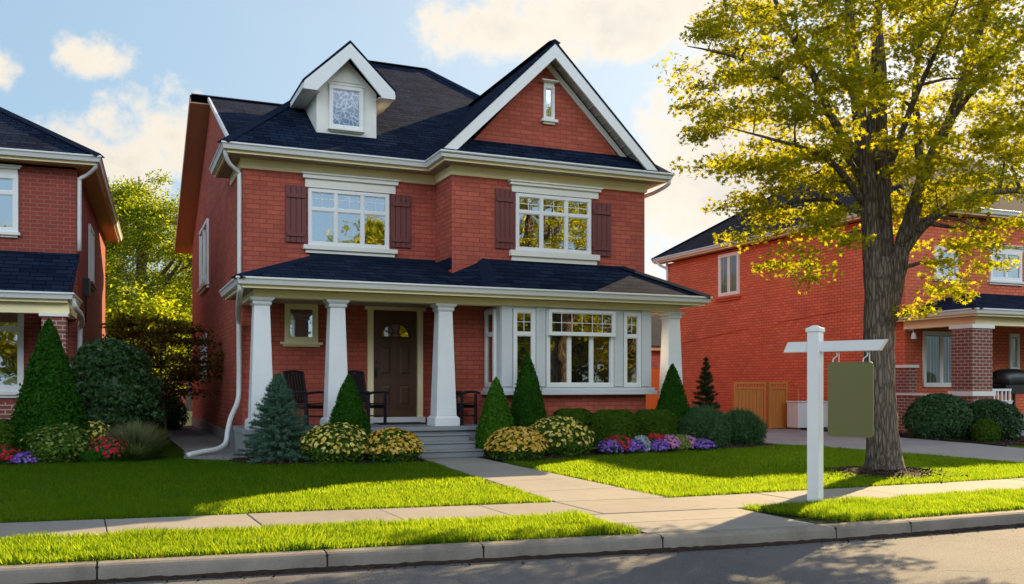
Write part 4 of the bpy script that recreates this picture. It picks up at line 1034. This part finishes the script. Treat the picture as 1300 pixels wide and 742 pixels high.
# ================================================================== SIGN POST
SPX, SPY, SA = 8.03, 9.14, math.atan2(-.897, .442)
sp = thing('sign_post', 'white wooden yard sign post with a cross arm standing on the verge', 'sign post', (SPX, SPY, 0), SA)
b = MB(); b.box(-.076, .076, -.076, .076, -.05, 2.15); b.build('post', 'white', sp, bevel=.006)
b = MB(); b.box(-.09, .09, -.09, .09, 2.15, 2.2); b.frustum(0, 0, 2.2, 2.235, .075, .02); b.build('post_cap', 'white', sp, bevel=.004)
b = MB(); b.prism([(-.40, -.05, 1.90), (.80, -.05, 1.90), (.88, -.05, 2.03), (-.34, -.05, 2.03)], (0, .1, 0)); b.build('arm', 'white', sp, bevel=.005)
panel = MB(); pts = []
x0, x1, z0, z1, rr = .165, .715, .86, 1.77, .04
for cx, cz, a0 in ((x1 - rr, z1 - rr, 0), (x0 + rr, z1 - rr, 90), (x0 + rr, z0 + rr, 180), (x1 - rr, z0 + rr, 270)):
    pts += [(cx + rr * math.cos(R(a0 + a)), -.014, cz + rr * math.sin(R(a0 + a))) for a in (0, 30, 60, 90)]
sgn = thing('sign_board', 'blank olive green sign board hanging from the white post arm', 'sign', (SPX, SPY, 0), SA)
panel.prism(pts, (0, .028, 0)); panel.build('panel', 'sign', sgn)
for xx in (.25, .62):
    b = MB(); b.tube(curve_pts([(xx, 0, 1.91), (xx + .025, 0, 1.88), (xx + .02, 0, 1.84), (xx - .02, 0, 1.81), (xx - .025, 0, 1.77), (xx, 0, 1.74)], 3), .008, 6); b.tube([(xx + .05, 0, 1.91), (xx + .05, 0, 1.76)], .006, 6); b.build('hook', 'gutter', sgn)

# ================================================================== PLANTS
def shell_points(n, rad, shape, top, seed=0, lump=.12, lumpf=7):
    """points near the surface of a plant body of half width rad and height top; shape(h) = relative radius"""
    h = rng.uniform(0, 1, n * 3); rr = shape(h); keep = rng.uniform(0, 1, n * 3) < (rr + .12) / 1.12; h = h[keep][:n]; n = len(h); rr = shape(h)
    th = rng.uniform(0, 2 * math.pi, n)
    l = 1 + lump * (vnoise(th * 1.2 * lumpf / 7, h * top / max(rad, .1) * 1.3, lumpf * .6, seed) + .6 * vnoise(th * 2, h * 5, lumpf * 1.3, seed + 1))
    dep = 1 - np.abs(rng.normal(0, .10, n)) + np.where(rng.uniform(0, 1, n) < .07, rng.uniform(.02, .14, n), 0)
    r = rad * rr * l * dep
    P = np.stack([r * np.cos(th), r * np.sin(th), h * top], 1)
    e_ = .02; sl = (shape(np.minimum(h + e_, 1)) - shape(np.maximum(h - e_, 0))) / (2 * e_) * rad / top
    N_ = unit(np.stack([np.cos(th), np.sin(th), -sl], 1)); return P, N_, th, h


def core(parent, rad, shape, top, m, f=.86, name='foliage_core'):
    b = MB(); n = 12; k_ = 14; vs = []; fs = []
    for i in range(n + 1):
        h = i / n; r = max(.004, rad * f * float(shape(np.array([h]))[0]))
        for j in range(k_): a = 6.283 * j / k_; vs.append((r * math.cos(a), r * math.sin(a), .02 + h * top * .97))
    for i in range(n):
        for j in range(k_): fs.append((i * k_ + j, i * k_ + (j + 1) % k_, (i + 1) * k_ + (j + 1) % k_, (i + 1) * k_ + j))
    b.add(vs, fs); return b.build(name, m, parent, smooth=True)


cone_s = lambda h: np.clip((1 - h) ** .85 * (.80 + .55 * np.minimum(h * 4, 1) * .37), 0, 1) * np.where(h < .06, .75 + h * 4, 1)
fat_cone = lambda h: np.minimum(1, 1.22 * (1 - np.minimum(h, 1)) ** .74) * np.where(h < .1, .82 + h * 1.8, 1)
dome = lambda h: np.sqrt(np.clip(1 - (np.abs(h - .32) / .68) ** 2.2, 0, 1)) * np.where(h < .32, .80 + .2 * (h / .32), 1)
boxy = lambda h: np.clip(1 - np.clip(h - .72, 0, 1) ** 2 * 9, 0, 1) ** .5


def bush(name, label, cat, x, y, rad, top, shape, m, n, ls, kind='diamond', up=.4, jit=.6, group=None, lump=.12, sy=1.0, fold=.0, along=None, seed=None, corem=None, z=None):
    z0 = Z(x, y) if z is None else z
    t_ = thing(name, label, cat, (x, y, z0), rnd.uniform(-.3, .3) if sy == 1 else 0, group)
    P, N_, th, h = shell_points(n, rad, shape, top, seed or rnd.randint(0, 999), lump)
    n = len(P); P[:, 1] *= sy
    nr = unit(N_ + rng.normal(size=(n, 3)) * jit + np.array([0, 0, up]))
    ax = None
    if along is not None: ax = unit(N_ * along[0] + np.array([0, 0, along[1]]) + rng.normal(size=(n, 3)) * along[2])
    if along is not None and kind == 'needle': nr = unit(rng.normal(size=(n, 3)))
    V, k_ = leaves(P, nr, ls * rng.uniform(.7, 1.35, n), kind, ax, fold)
    f = np_mesh('foliage', V, k_, m, t_)
    c = core(f, rad, shape, top, corem or m, .86)
    if sy != 1: c.scale.y = sy
    return t_, P, N_


def flowers(t_, P, N_, frac, size, m, kind='blob', out=.02, name='blossoms', hmin=0.0):
    k_ = (rng.uniform(0, 1, len(P)) < frac) & (P[:, 2] > hmin) & (N_[:, 2] > -.35); P = P[k_] + N_[k_] * out; N2 = unit(N_[k_] + rng.normal(size=(len(P), 3)) * .35 + (0, 0, .35))
    V, q = leaves(P, N2, size * rng.uniform(.7, 1.25, len(P)), kind, None, .25)
    return np_mesh(name, V, q, m, t_)


def clipped(name, label, x, y, rad, top, m, group=None, shape=cone_s, n=9000, ls=.045):
    return bush(name, label, 'shrub', x, y, rad, top, shape, m, int(n * .8), ls * 1.25, 'diamond', .2, .7, group, .09, along=(.6, 1.0, .5))


clipped('arborvitae', 'tall dark green clipped arborvitae cone in front of the left neighbour porch', -1.06, 18.3, .60, 2.50, 'leaf_arbor', None, fat_cone, 20000, .05)
clipped('arborvitae', 'clipped green conical shrub beside the second porch column', 3.88, 16.5, .44, 1.52, 'leaf_arbor', 'clipped cone shrubs', fat_cone, 9000, .042)
clipped('arborvitae', 'light green clipped cone right of the porch steps', 6.68, 16.35, .40, 1.48, 'leaf_arbor_light', 'clipped cone shrubs', fat_cone, 9000, .042)
clipped('arborvitae', 'dark green pointed cone in front of the left bay window pane', 7.52, 16.75, .43, 1.96, 'leaf_arbor', 'clipped cone shrubs', fat_cone, 10000, .042)
clipped('arborvitae', 'dark green clipped cone at the right end of the porch', 10.95, 16.85, .46, 1.78, 'leaf_arbor', 'clipped cone shrubs', fat_cone, 10000, .042)


def conifer(name, label, x, y, rad, top, m, tiers=13, per=11, nl=34, ls=.055, droop=.12):
    t_ = thing(name, label, 'conifer', (x, y, Z(x, y)), rnd.uniform(0, 3))
    b = MB(); b.tube([(0, 0, -.02), (0, 0, top * .6), (0, 0, top * .98)], [.04, .025, .006], 7); b.build('trunk', 'twig', t_)
    C = []; A = []
    for i in range(tiers):
        h = .06 + .92 * (i / (tiers - 1)) ** .95; L = rad * (1 - h) ** .75 + .03; k_ = max(4, int(per * (1 - h * .55)))
        for j in range(k_):
            a = 6.283 * (j + rnd.random() * .8) / k_; L2 = L * rnd.uniform(.72, 1.12); el = rnd.uniform(-.1, .35) + h * .7
            d = np.array([math.cos(a) * math.cos(el), math.sin(a) * math.cos(el), math.sin(el)]); p0 = np.array([0, 0, h * top - .05])
            m_ = int(nl * (L2 / rad + .25)); u = rng.uniform(.08, 1, m_) ** .7
            c = p0 + d * (u * L2)[:, None] + np.array([0, 0, -1]) * (droop * u ** 2 * L2)[:, None]
            sd = rng.normal(size=(m_, 3)); sd -= d * (sd @ d)[:, None]; sd = unit(sd)
            off = rng.uniform(0, .05, m_) * (1.2 - u * .6); c = c + sd * off[:, None]
            C.append(c); A.append(unit(d * .8 + sd * .8 + np.array([0, 0, .25])))
    C = np.concatenate(C); A = np.concatenate(A); n = len(C)
    V, q = leaves(C, rng.normal(size=(n, 3)), ls * rng.uniform(.7, 1.3, n) * 1.5, 'needle', A)
    T = V.reshape(-1, 3, 3); cen = T.mean(1, keepdims=True)
    np_mesh('foliage', V, q, m, t_); return t_


conifer('blue_spruce', 'small blue green spruce in front of the first porch column', 2.62, 16.4, .72, 1.55, 'leaf_blue', 19, 22, 190, .055)
conifer('dark_spruce', 'thin dark spruce sapling by the right end of the main house', 12.75, 18.2, .50, 2.0, 'leaf_spruce', 16, 14, 150, .06)
# bush under first column is full to the ground: boxwoods
for x, y, hw, tp, lab in ((8.52, 16.75, .46, .86, 'low clipped boxwood under the bay window, partly hidden behind the front ones'), (9.2, 16.3, .52, .84, 'clipped boxwood block in the middle of the bay window'), (10.2, 16.4, .5, .83, 'clipped boxwood block below the right bay window pane')):
    bush('boxwood', lab, 'shrub', x, y, hw, tp, boxy, 'leaf_box', 9000, .04, 'oval', .5, .7, 'clipped boxwoods under the bay window', .04, sy=.8)
for x, y, hw, tp, lab in ((11.5, 16.6, .62, .86, 'spreading blue green juniper beside the right cone shrub'), (12.75, 16.9, .50, .76, 'spreading juniper at the end of the bed by the driveway')):
    bush('juniper', lab, 'shrub', x, y, hw, tp, dome, 'leaf_jun', 5500, .21, 'needle', .4, .6, 'spreading junipers at the bed end', .30, along=(1.0, .7, .6))
t_, P, N_ = bush('flowering_shrub', 'rounded shrub covered in pale yellow flowers right of the blue spruce', 'shrub', 3.55, 16.05, .60, .66, dome, 'leaf_yel', 4500, .06, 'oval', .5, .7, 'yellow flowering shrubs', .12); flowers(t_, P, N_, .16, .065, 'fl_yellow')
t_, P, N_ = bush('flowering_shrub', 'small mound of gold flowers left of the porch steps', 'shrub', 4.48, 15.8, .52, .56, dome, 'leaf_yel', 4000, .055, 'oval', .5, .7, 'yellow flowering shrubs', .10); flowers(t_, P, N_, .30, .06, 'fl_gold')
t_, P, N_ = bush('flowering_shrub', 'low mound of gold flowers right of the front walk', 'shrub', 6.75, 15.55, .55, .56, dome, 'leaf_yel', 4500, .055, 'oval', .5, .7, 'yellow flowering shrubs', .10); flowers(t_, P, N_, .34, .062, 'fl_gold')
t_, P, N_ = bush('flowering_shrub', 'larger pale yellow flowering shrub in front of the dark pointed cone', 'shrub', 7.75, 15.85, .66, .72, dome, 'leaf_yel', 5000, .065, 'oval', .5, .7, 'yellow flowering shrubs', .14); flowers(t_, P, N_, .17, .07, 'fl_yellow')
FB = 'bedding flowers below the boxwoods'
for x, y, r_, h_, m, lab in ((8.72, 15.62, .24, .26, 'fl_purple', 'purple bedding flowers at the left end of the flower row'), (9.05, 15.85, .30, .34, 'fl_red', 'red bedding flowers behind the first purple ones'),
                            (9.28, 15.64, .20, .26, 'fl_purple', 'purple flower clump between the red flowers and silver foliage'), (9.52, 15.75, .17, .32, 'fl_silver', 'silver leaved clump in the middle of the flower row'),
                            (9.92, 15.9, .26, .34, 'fl_red', 'bright red flower clump right of the silver foliage'), (9.86, 15.66, .18, .24, 'fl_purple', 'purple clump in front of the second red flowers'), (10.2, 15.8, .20, .32, 'fl_pink', 'mauve pink flower clump right of the red flowers'),
                            (10.48, 15.85, .18, .32, 'fl_green', 'lime green foliage clump in the flower row'), (10.72, 15.95, .2, .28, 'fl_pink', 'pink flower clump beside the lime foliage'), (10.98, 15.88, .28, .22, 'fl_purple', 'purple bedding flowers at the right end of the flower row'),
                            (-1.75, 17.72, .30, .30, 'fl_red', 'red flowers left of the tall arborvitae'), (-1.36, 17.62, .24, .18, 'fl_purple', 'low purple flowers in front of the tall arborvitae'), (-.08, 17.62, .34, .42, 'fl_red', 'crimson flowers between the variegated shrub and the ornamental grass'), (.14, 17.95, .30, .52, 'fl_pink', 'mauve flowers behind the crimson ones in the left bed')):
    t_, P, N_ = bush('bedding_flowers', lab, 'flowers', x, y, r_, h_, dome, 'leaf_dark' if m not in ('fl_silver', 'fl_green') else m, 900, .045, 'oval', .5, .7, FB if y < 16.5 else 'flowers in the left bed', .2)
    flowers(t_, P, N_, .45, .05, m, out=.025)
# left bed
bush('round_shrub', 'big rounded dark green shrub between the two brick houses', 'shrub', -.12, 20.0, .95, 2.25, dome, 'leaf_dark', 17000, .085, 'oval', .5, .7, None, .34, fold=.15)
t_, P, N_ = bush('variegated_shrub', 'loose yellow green variegated shrub in the left bed', 'shrub', -.90, 17.85, .52, .68, dome, 'leaf_yel', 4000, .075, 'oval', .5, .7, None, .2); flowers(t_, P, N_, .10, .06, 'fl_green')
t_, P, N_ = bush('flowering_shrub', 'small pale yellow flower clump behind the variegated shrub', 'shrub', -.35, 18.5, .36, .66, dome, 'leaf_yel', 2200, .06, 'oval', .5, .7, None, .2); flowers(t_, P, N_, .22, .06, 'fl_yellow')
bush('round_shrub', 'little round green shrub beside the crimson flowers', 'shrub', -.32, 17.42, .20, .24, dome, 'leaf_arbor', 2200, .045, 'oval', .5, .7, None, .1)
bush('round_shrub', 'clipped yellow green hedge ball at the left edge of the photo', 'shrub', -1.95, 18.15, .45, .75, boxy, 'leaf_box', 5000, .045, 'oval', .5, .7, None, .05)
og = thing('ornamental_grass', 'fine fountain of ornamental grass at the end of the left bed', 'grass', (.36, 17.9, .15))
n = 1300; a = rng.uniform(0, 6.283, n); tl = np.abs(rng.normal(.28, .2, n)); L = rng.uniform(.40, .78, n); r0 = rng.uniform(0, .10, n)
B = np.stack([r0 * np.cos(a), r0 * np.sin(a), np.zeros(n)], 1); d = np.stack([np.cos(a) * np.sin(tl), np.sin(a) * np.sin(tl), np.cos(tl)], 1)
ww = np.stack([-np.sin(a), np.cos(a), np.zeros(n)], 1) * .006
m1 = B + d * (L * .55)[:, None]; t1 = B + d * L[:, None] + np.stack([np.cos(a), np.sin(a), -np.ones(n) * .8], 1) * (L * .28 * tl)[:, None]
np_mesh('blades', np.stack([B - ww, B + ww, m1 + ww * .8, t1, m1 - ww * .8], 1), 5, 'grass_orn', og)
og2 = tag(None or thing('ornamental_grass', 'low tuft of fresh green grass in front of the ornamental grass', 'grass', (.28, 17.62, .15)))
n = 900; a = rng.uniform(0, 6.283, n); tl = np.abs(rng.normal(.6, .3, n)); L = rng.uniform(.24, .44, n); r0 = rng.uniform(0, .18, n)
B = np.stack([r0 * np.cos(a), r0 * np.sin(a), np.zeros(n)], 1); d = np.stack([np.cos(a) * np.sin(tl), np.sin(a) * np.sin(tl), np.cos(tl)], 1); ww = np.stack([-np.sin(a), np.cos(a), np.zeros(n)], 1) * .006
m1 = B + d * (L * .55)[:, None]; t1 = B + d * L[:, None] + np.stack([np.cos(a), np.sin(a), -np.ones(n) * .8], 1) * (L * .28 * tl)[:, None]
np_mesh('blades', np.stack([B - ww, B + ww, m1 + ww * .8, t1, m1 - ww * .8], 1), 5, 'fl_green', og2)
bush('round_shrub', 'dark clipped ball shrub at the far end of the strip between the houses', 'shrub', 1.05, 28.5, .9, 1.25, dome, 'leaf_dark', 4000, .08, 'oval', .5, .7, None, .08)
# right bed shrubs
bush('round_shrub', 'rounded green shrub below the right porch window', 'shrub', 18.75, 16.9, .82, 1.12, dome, 'leaf_jun', 9000, .08, 'oval', .5, .7, 'green shrubs before the right porch', .14)
bush('round_shrub', 'rounded dark green shrub below the brick porch pillar', 'shrub', 19.6, 16.2, .74, .98, dome, 'leaf_dark', 8000, .075, 'oval', .5, .7, 'green shrubs before the right porch', .14)
bush('round_shrub', 'small yellow green shrub in front of the right porch shrubs', 'shrub', 18.72, 15.55, .30, .55, dome, 'leaf_box', 2500, .055, 'oval', .5, .7, None, .16)

# ------------------------------------------------------------------ trees
def nearest(pts, c):
    d = ((pts[:, :3] - c) ** 2).sum(1) + np.maximum(0, pts[:, 2] - c[2] + .1) ** 2 * 3
    return pts[np.argmin(d)]


def tree(name, label, loc, rz, limbs, clusters, leafm, bark, nleaf, ls, kind, spread=.42, group=None, twig_r=.018, flat=.55, seg=9, trunk_jit=.05, cat='tree', upbias=.9):
    """limbs: list of point lists (x,y,z,r) ; clusters: (N,3) centres of leaf sprays joined to the nearest limb by twigs"""
    t_ = thing(name, label, cat, loc, rz, group)
    b = MB(); allp = []
    for i, L in enumerate(limbs):
        p = curve_pts(L, 6); b.tube([q[:3] for q in p], [max(.004, q[3]) for q in p], 14 if i == 0 else seg, True, trunk_jit if i < 6 else .03); allp += p
    allp = np.array(allp); cand = allp[allp[:, 3] < .16] if (allp[:, 3] < .16).any() else allp
    C = []; A = []; nn = []
    order = np.argsort(((clusters - cand[:, :3].mean(0)) ** 2).sum(1)); net = cand.copy()
    for ci in order:
        c = clusters[ci]; q = nearest(net, c); d = c - q[:3]; ln = np.linalg.norm(d)
        if ln > .05:
            mid = q[:3] + d * .5 + np.array([0, 0, .10 * ln]) + rng.normal(0, .06 * ln, 3)
            r0 = min(q[3] * .7, twig_r * (1 + ln * .5)); tw = curve_pts([(*q[:3], r0), (*mid, r0 * .65), (*c, .005)], 4)
            b.tube([w_[:3] for w_ in tw], [w_[3] for w_ in tw], 5, False); net = np.concatenate([net, np.array(tw)[1:-1]])
            # side twiglets carrying leaves
        k_ = int(nleaf * rng.uniform(.6, 1.4)); dirs = rng.normal(size=(k_, 3)); dirs[:, 2] *= flat
        rr = rng.uniform(0, 1, k_) ** .55 * spread * rng.uniform(.75, 1.25)
        off = unit(dirs) * rr[:, None] * np.array([1, 1, flat]); C.append(c + off); A.append(off + d * .3); nn.append(np.tile(unit(d[None]), (k_, 1)))
        for _ in range(3):
            e_ = c + off[rng.integers(k_)]; b.tube([c, (c + e_) / 2 + rng.normal(0, .02, 3), e_], [.006, .0045, .002], 4, False)
    C = np.concatenate(C); A = np.concatenate(A); n = len(C)
    nr = unit(rng.normal(size=(n, 3)) * .75 + np.array([0, 0, upbias])); ax = A + rng.normal(size=(n, 3)) * .25 + np.array([0, 0, -.1])
    V, k_ = leaves(C, nr, ls * rng.uniform(.6, 1.3, n), kind, ax, -.15)
    b.build('trunk', bark, t_, smooth=True)
    np_mesh('crown', V, k_, leafm, t_); return t_


# big maple: measurements in metres, (sideways, depth, height, radius)
ML = [
    [(0, 0, -.05, .46), (0, 0, .12, .37), (-.01, 0, .45, .31), (-.06, 0, 1.2, .285), (-.08, 0, 2.0, .28), (-.07, 0, 2.7, .29), (-.06, 0, 3.1, .28), (-.03, 0, 3.5, .22)],
    [(-.12, -.02, 2.2, .20), (-.17, -.03, 3.2, .205), (-.22, -.03, 4.0, .19), (-.28, -.02, 4.76, .175), (-.37, .0, 5.55, .15), (-.46, .05, 6.6, .12), (-.53, .08, 7.4, .09), (-.6, .1, 8.6, .04), (-.65, .1, 9.4, .015)],
    [(.05, .05, 2.4, .20), (.04, .1, 3.4, .21), (.0, .14, 4.6, .18), (.01, .18, 5.55, .145), (.03, .2, 6.6, .11), (0, .25, 7.5, .085), (.1, .3, 8.6, .04), (.15, .3, 9.6, .015)],
    [(-.2, .0, 5.0, .1), (-.24, -.1, 5.8, .085), (-.24, -.2, 6.6, .07), (-.15, -.3, 7.8, .04), (-.1, -.3, 8.8, .015)],
    [(.06, -.02, 2.5, .17), (.17, -.05, 3.2, .19), (.27, -.08, 3.7, .165), (.43, -.1, 4.24, .145), (.66, -.12, 4.96, .125), (1.0, -.15, 5.7, .10), (1.28, -.2, 6.6, .08), (1.6, -.3, 7.66, .05), (2.0, -.4, 9.0, .015)],
    [(.22, -.1, 3.5, .12), (.45, -.25, 3.9, .105), (.78, -.4, 4.2, .085), (1.28, -.55, 4.42, .07), (1.8, -.6, 4.46, .058), (2.3, -.6, 4.45, .045), (3.4, -.6, 4.75, .012)],
    [(.55, -.12, 4.7, .09), (.56, .05, 5.6, .075), (.6, .2, 6.5, .06), (.9, .4, 7.9, .03), (1.0, .4, 8.8, .012)],
    [(.95, -.15, 5.6, .06), (1.5, -.4, 6.4, .05), (2.1, -.7, 7.0, .035), (2.9, -1.0, 7.5, .012)],
    [(-.36, .0, 5.0, .10), (-.88, -.1, 5.75, .085), (-1.16, -.15, 6.34, .072), (-1.55, -.2, 7.0, .055), (-2.0, -.3, 7.9, .035), (-2.4, -.4, 8.8, .012)],
    [(-.9, -.1, 5.75, .055), (-1.7, -.35, 6.2, .045), (-2.35, -.5, 6.5, .035), (-2.9, -.6, 6.62, .022), (-3.3, -.65, 6.68, .008)],
    [(-.36, -.05, 4.4, .085), (-.87, -.4, 4.83, .065), (-1.3, -.6, 5.05, .048), (-1.9, -.85, 5.15, .032), (-2.9, -1.2, 5.3, .008)],
    [(-.3, .05, 4.2, .05), (-.9, .3, 4.5, .04), (-1.7, .6, 4.4, .025), (-2.3, .8, 4.2, .008)],
    [(-.25, .1, 4.6, .08), (-.5, .8, 5.6, .06), (-.9, 1.5, 6.4, .04), (-1.2, 2.2, 7.0, .012)],
    [(.1, .2, 4.3, .08), (.5, 1.0, 5.3, .06), (.9, 1.8, 6.1, .04), (1.2, 2.6, 6.7, .012)],
    [(0, -.1, 4.8, .07), (.1, -.8, 5.7, .055), (.2, -1.5, 6.4, .035), (.2, -2.2, 6.9, .012)],
    [(-.5, .05, 6.2, .06), (-1.2, .6, 7.2, .045), (-1.8, 1.0, 8.0, .02)],
    [(.2, -.1, 3.6, .05), (.35, -.6, 4.0, .04), (.6, -1.2, 3.9, .02), (.7, -1.6, 3.7, .008)],
]
ML = [[(x, y, z, q * (.80 if z > 2.9 else .85)) for x, y, z, q in L] for L in ML]
cl = []
while len(cl) < 360:
    p = rng.uniform([-3.2, -2.6, 3.2], [3.7, 2.6, 9.4]); x, y, z = p
    e2 = (x / (3.2 if x < 0 else 3.75)) ** 2 + (y / 2.7) ** 2 + ((z - 6.6) / (3.0 if z > 6.6 else 3.1)) ** 2
    if e2 > 1.0 or e2 < .08: continue
    zl = np.interp(x, [-3.75, -3, -2.2, -1.5, -.9, -.3, .3, .8, 1.4, 2.3, 3.7], [6.3, 5.0, 4.1, 3.3, 3.9, 4.6, 4.3, 3.4, 3.1, 3.4, 4.4])
    if z < zl + .1: continue
    if math.hypot(x, y) < .55 and z < 6: continue
    if e2 < .45 and rng.random() < .25: continue
    if cl and min(((np.array(cl) - p) ** 2).sum(1)) < .31 ** 2: continue
    cl.append(p)
for x, z in ((-1.55, 3.05), (-1.9, 3.3), (-1.3, 3.35), (-2.2, 3.9), (-1.7, 3.9), (-1.0, 3.6), (.5, 2.9), (.8, 3.15), (1.15, 2.95), (.6, 3.35), (1.55, 3.35), (-1.6, 3.5), (-1.2, 3.9), (-2.0, 4.3), (-1.4, 4.3), (-.9, 4.2), (-2.5, 4.4), (-2.3, 4.8), (.9, 3.6), (1.2, 3.5), (1.5, 3.8), (1.9, 4.0), (-3.0, 5.0), (-2.7, 4.75), (-2.5, 5.05), (-3.25, 6.65), (-2.9, 5.5), (-2.8, 7.2), (2.0, 3.5), (2.3, 3.8), (-.6, 3.9), (.35, 2.6)):
    cl.append(np.array([x, rng.uniform(-1.2, .6), z]))
maple = tree('maple_tree', 'large golden green maple with forked trunk on the front lawn', (11.42, 11.4, .04), -CAM_YAW, ML, np.array(cl), 'maple', 'bark', 165, .088, 'maple', .42, twig_r=.032)
# mulch ring
ring = MB(); n = 40; vs = [(0, 0, .10)]; 
for k_ in (0, 1):
    for i in range(n):
        a = 6.283 * i / n; r_ = (.5 if k_ == 0 else .78) * (1 + .10 * math.sin(3 * a + 1) + .06 * math.sin(7 * a)); vs.append((r_ * math.cos(a), r_ * math.sin(a), .085 if k_ == 0 else .0))
fs = [(0, 1 + i, 1 + (i + 1) % n) for i in range(n)] + [(1 + i, 1 + n + i, 1 + n + (i + 1) % n, 1 + (i + 1) % n) for i in range(n)]
ring.add(vs, fs); o = ring.build('mulch_mound', 'mulch', smooth=True); o.location = (11.42, 11.4, .045); tag(o, kind='structure')
n = 1800; a = rng.uniform(0, 6.283, n); r_ = np.abs(rng.normal(.35, .33, n)) + .15
C = np.stack([11.42 + r_ * np.cos(a), 11.4 + r_ * np.sin(a), .145 - .1 * np.clip(r_ - .4, 0, .6)], 1); V, q = leaves(C, rng.normal(size=(n, 3)) * .5 + (0, 0, 1), rng.uniform(.02, .06, n), 'oval')
tag(np_mesh('bark_chips', V, q, 'chip'), 'bark chips heaped round the foot of the maple', 'mulch', kind='stuff')


def auto_tree(name, label, x, y, H, rad, zlow, leafm, ncl, nleaf, ls, seed, spread=.8, kind='diamond', group=None, lean=0, flat=.7, tr=None, cat='tree', rz=None):
    r = np.random.default_rng(seed); tr = tr or .028 * H
    L = [[(0, 0, -.05, tr * 1.3), (0, 0, zlow * .5, tr), (.05, .03, zlow, tr * .85), (.1 + lean * .5, 0, (zlow + H) * .5, tr * .55), (lean, .1, H * .93, .02)]]
    for i in range(9):
        a = 6.283 * i / 9 + r.uniform(-.4, .4); h0 = zlow * .8 + (H - zlow) * .55 * i / 9; l = rad * r.uniform(.6, .95); up = (H - h0) * r.uniform(.3, .65)
        L.append([(0, 0, h0, tr * .5), (math.cos(a) * l * .45, math.sin(a) * l * .45, h0 + up * .5, tr * .3), (math.cos(a) * l, math.sin(a) * l, h0 + up, .012)])
    lob = r.normal(size=(7, 3)); lob = lob / np.linalg.norm(lob, axis=1, keepdims=True)
    out = []; ctr = np.array([lean * .5, 0, (zlow + H) / 2]); rv = np.array([rad, rad, (H - zlow) / 2])
    while len(out) < ncl:
        u = r.normal(size=3); u /= np.linalg.norm(u); k_ = .74 + .26 * max(0, (lob @ u).max()) ** 3 + r.normal() * .05
        q = u * r.uniform(.35, 1) ** .5 * k_
        out.append(ctr + q * rv)
    return tree(name, label, (x, y, Z(x, y)), rz if rz is not None else r.uniform(0, 6), L, np.array(out), leafm, 'bark' if cat == 'tree' else 'twig', nleaf, ls, kind, spread, group, .03, flat, 7, cat=cat)


auto_tree('leafy_tree', 'tall yellow green tree rising behind the gap between left and main house', 1.0, 40, 10.4, 3.2, 1.5, 'leaf_gold', 270, 300, .12, 5, .75, 'diamond', 'trees behind the houses')
auto_tree('leafy_tree', 'lower golden tree farther back beside the main house wall', 3.6, 50, 8.6, 2.8, 1.2, 'leaf_gold', 110, 220, .14, 6, .8, 'diamond', 'trees behind the houses')
auto_tree('leafy_tree', 'shadowed green tree behind the rust coloured shrub', .6, 36, 5.2, 2.2, .8, 'leaf_gold', 80, 110, .16, 9, .7, 'diamond', 'trees behind the houses')
auto_tree('rust_shrub', 'rust and olive small leaved multi stemmed shrub against the left wall', 1.1, 23.2, 3.15, 1.35, .9, 'leaf_red', 85, 110, .085, 12, .42, 'maple', None, tr=.035, cat='shrub', flat=.5)
# trees across the street, mirrored in the windows
for i, (x, y, H, r_, m) in enumerate(((-6.5, -9.5, 9.5, 3.4, 'maple'), (6.4, -11.5, 10.0, 3.2, 'leaf_gold'), (13.6, -11, 11.0, 3.0, 'maple'), (20.5, -12.5, 8.2, 3.4, 'leaf_gold'), (26.0, -10.5, 11.0, 3.6, 'maple'), (33, -12, 8.8, 3.6, 'leaf_gold'), (17.2, -15.5, 7.2, 3.4, 'leaf_dark'), (23.6, -15, 7.0, 3.2, 'leaf_dark'))):
    lab = ['round golden tree across the street mirrored in the left neighbour window', 'tall green tree across the street mirrored in the upper left window', 'tallest golden tree across the street mirrored in the upper left window centre', 'low broad green tree across the street mirrored in the bay window', 'tall golden tree across the street mirrored in the upper right window', 'broad green tree across the street mirrored at the right of the bay', 'dark low tree behind the tallest golden one across the street', 'dark low tree behind the tall and broad ones across the street'][i]
    auto_tree('street_tree', lab, x, y, H, r_, .5, m, 170, 80, .28, 30 + i, 1.0, 'diamond', 'trees across the street')
bpy.context.view_layer.update()
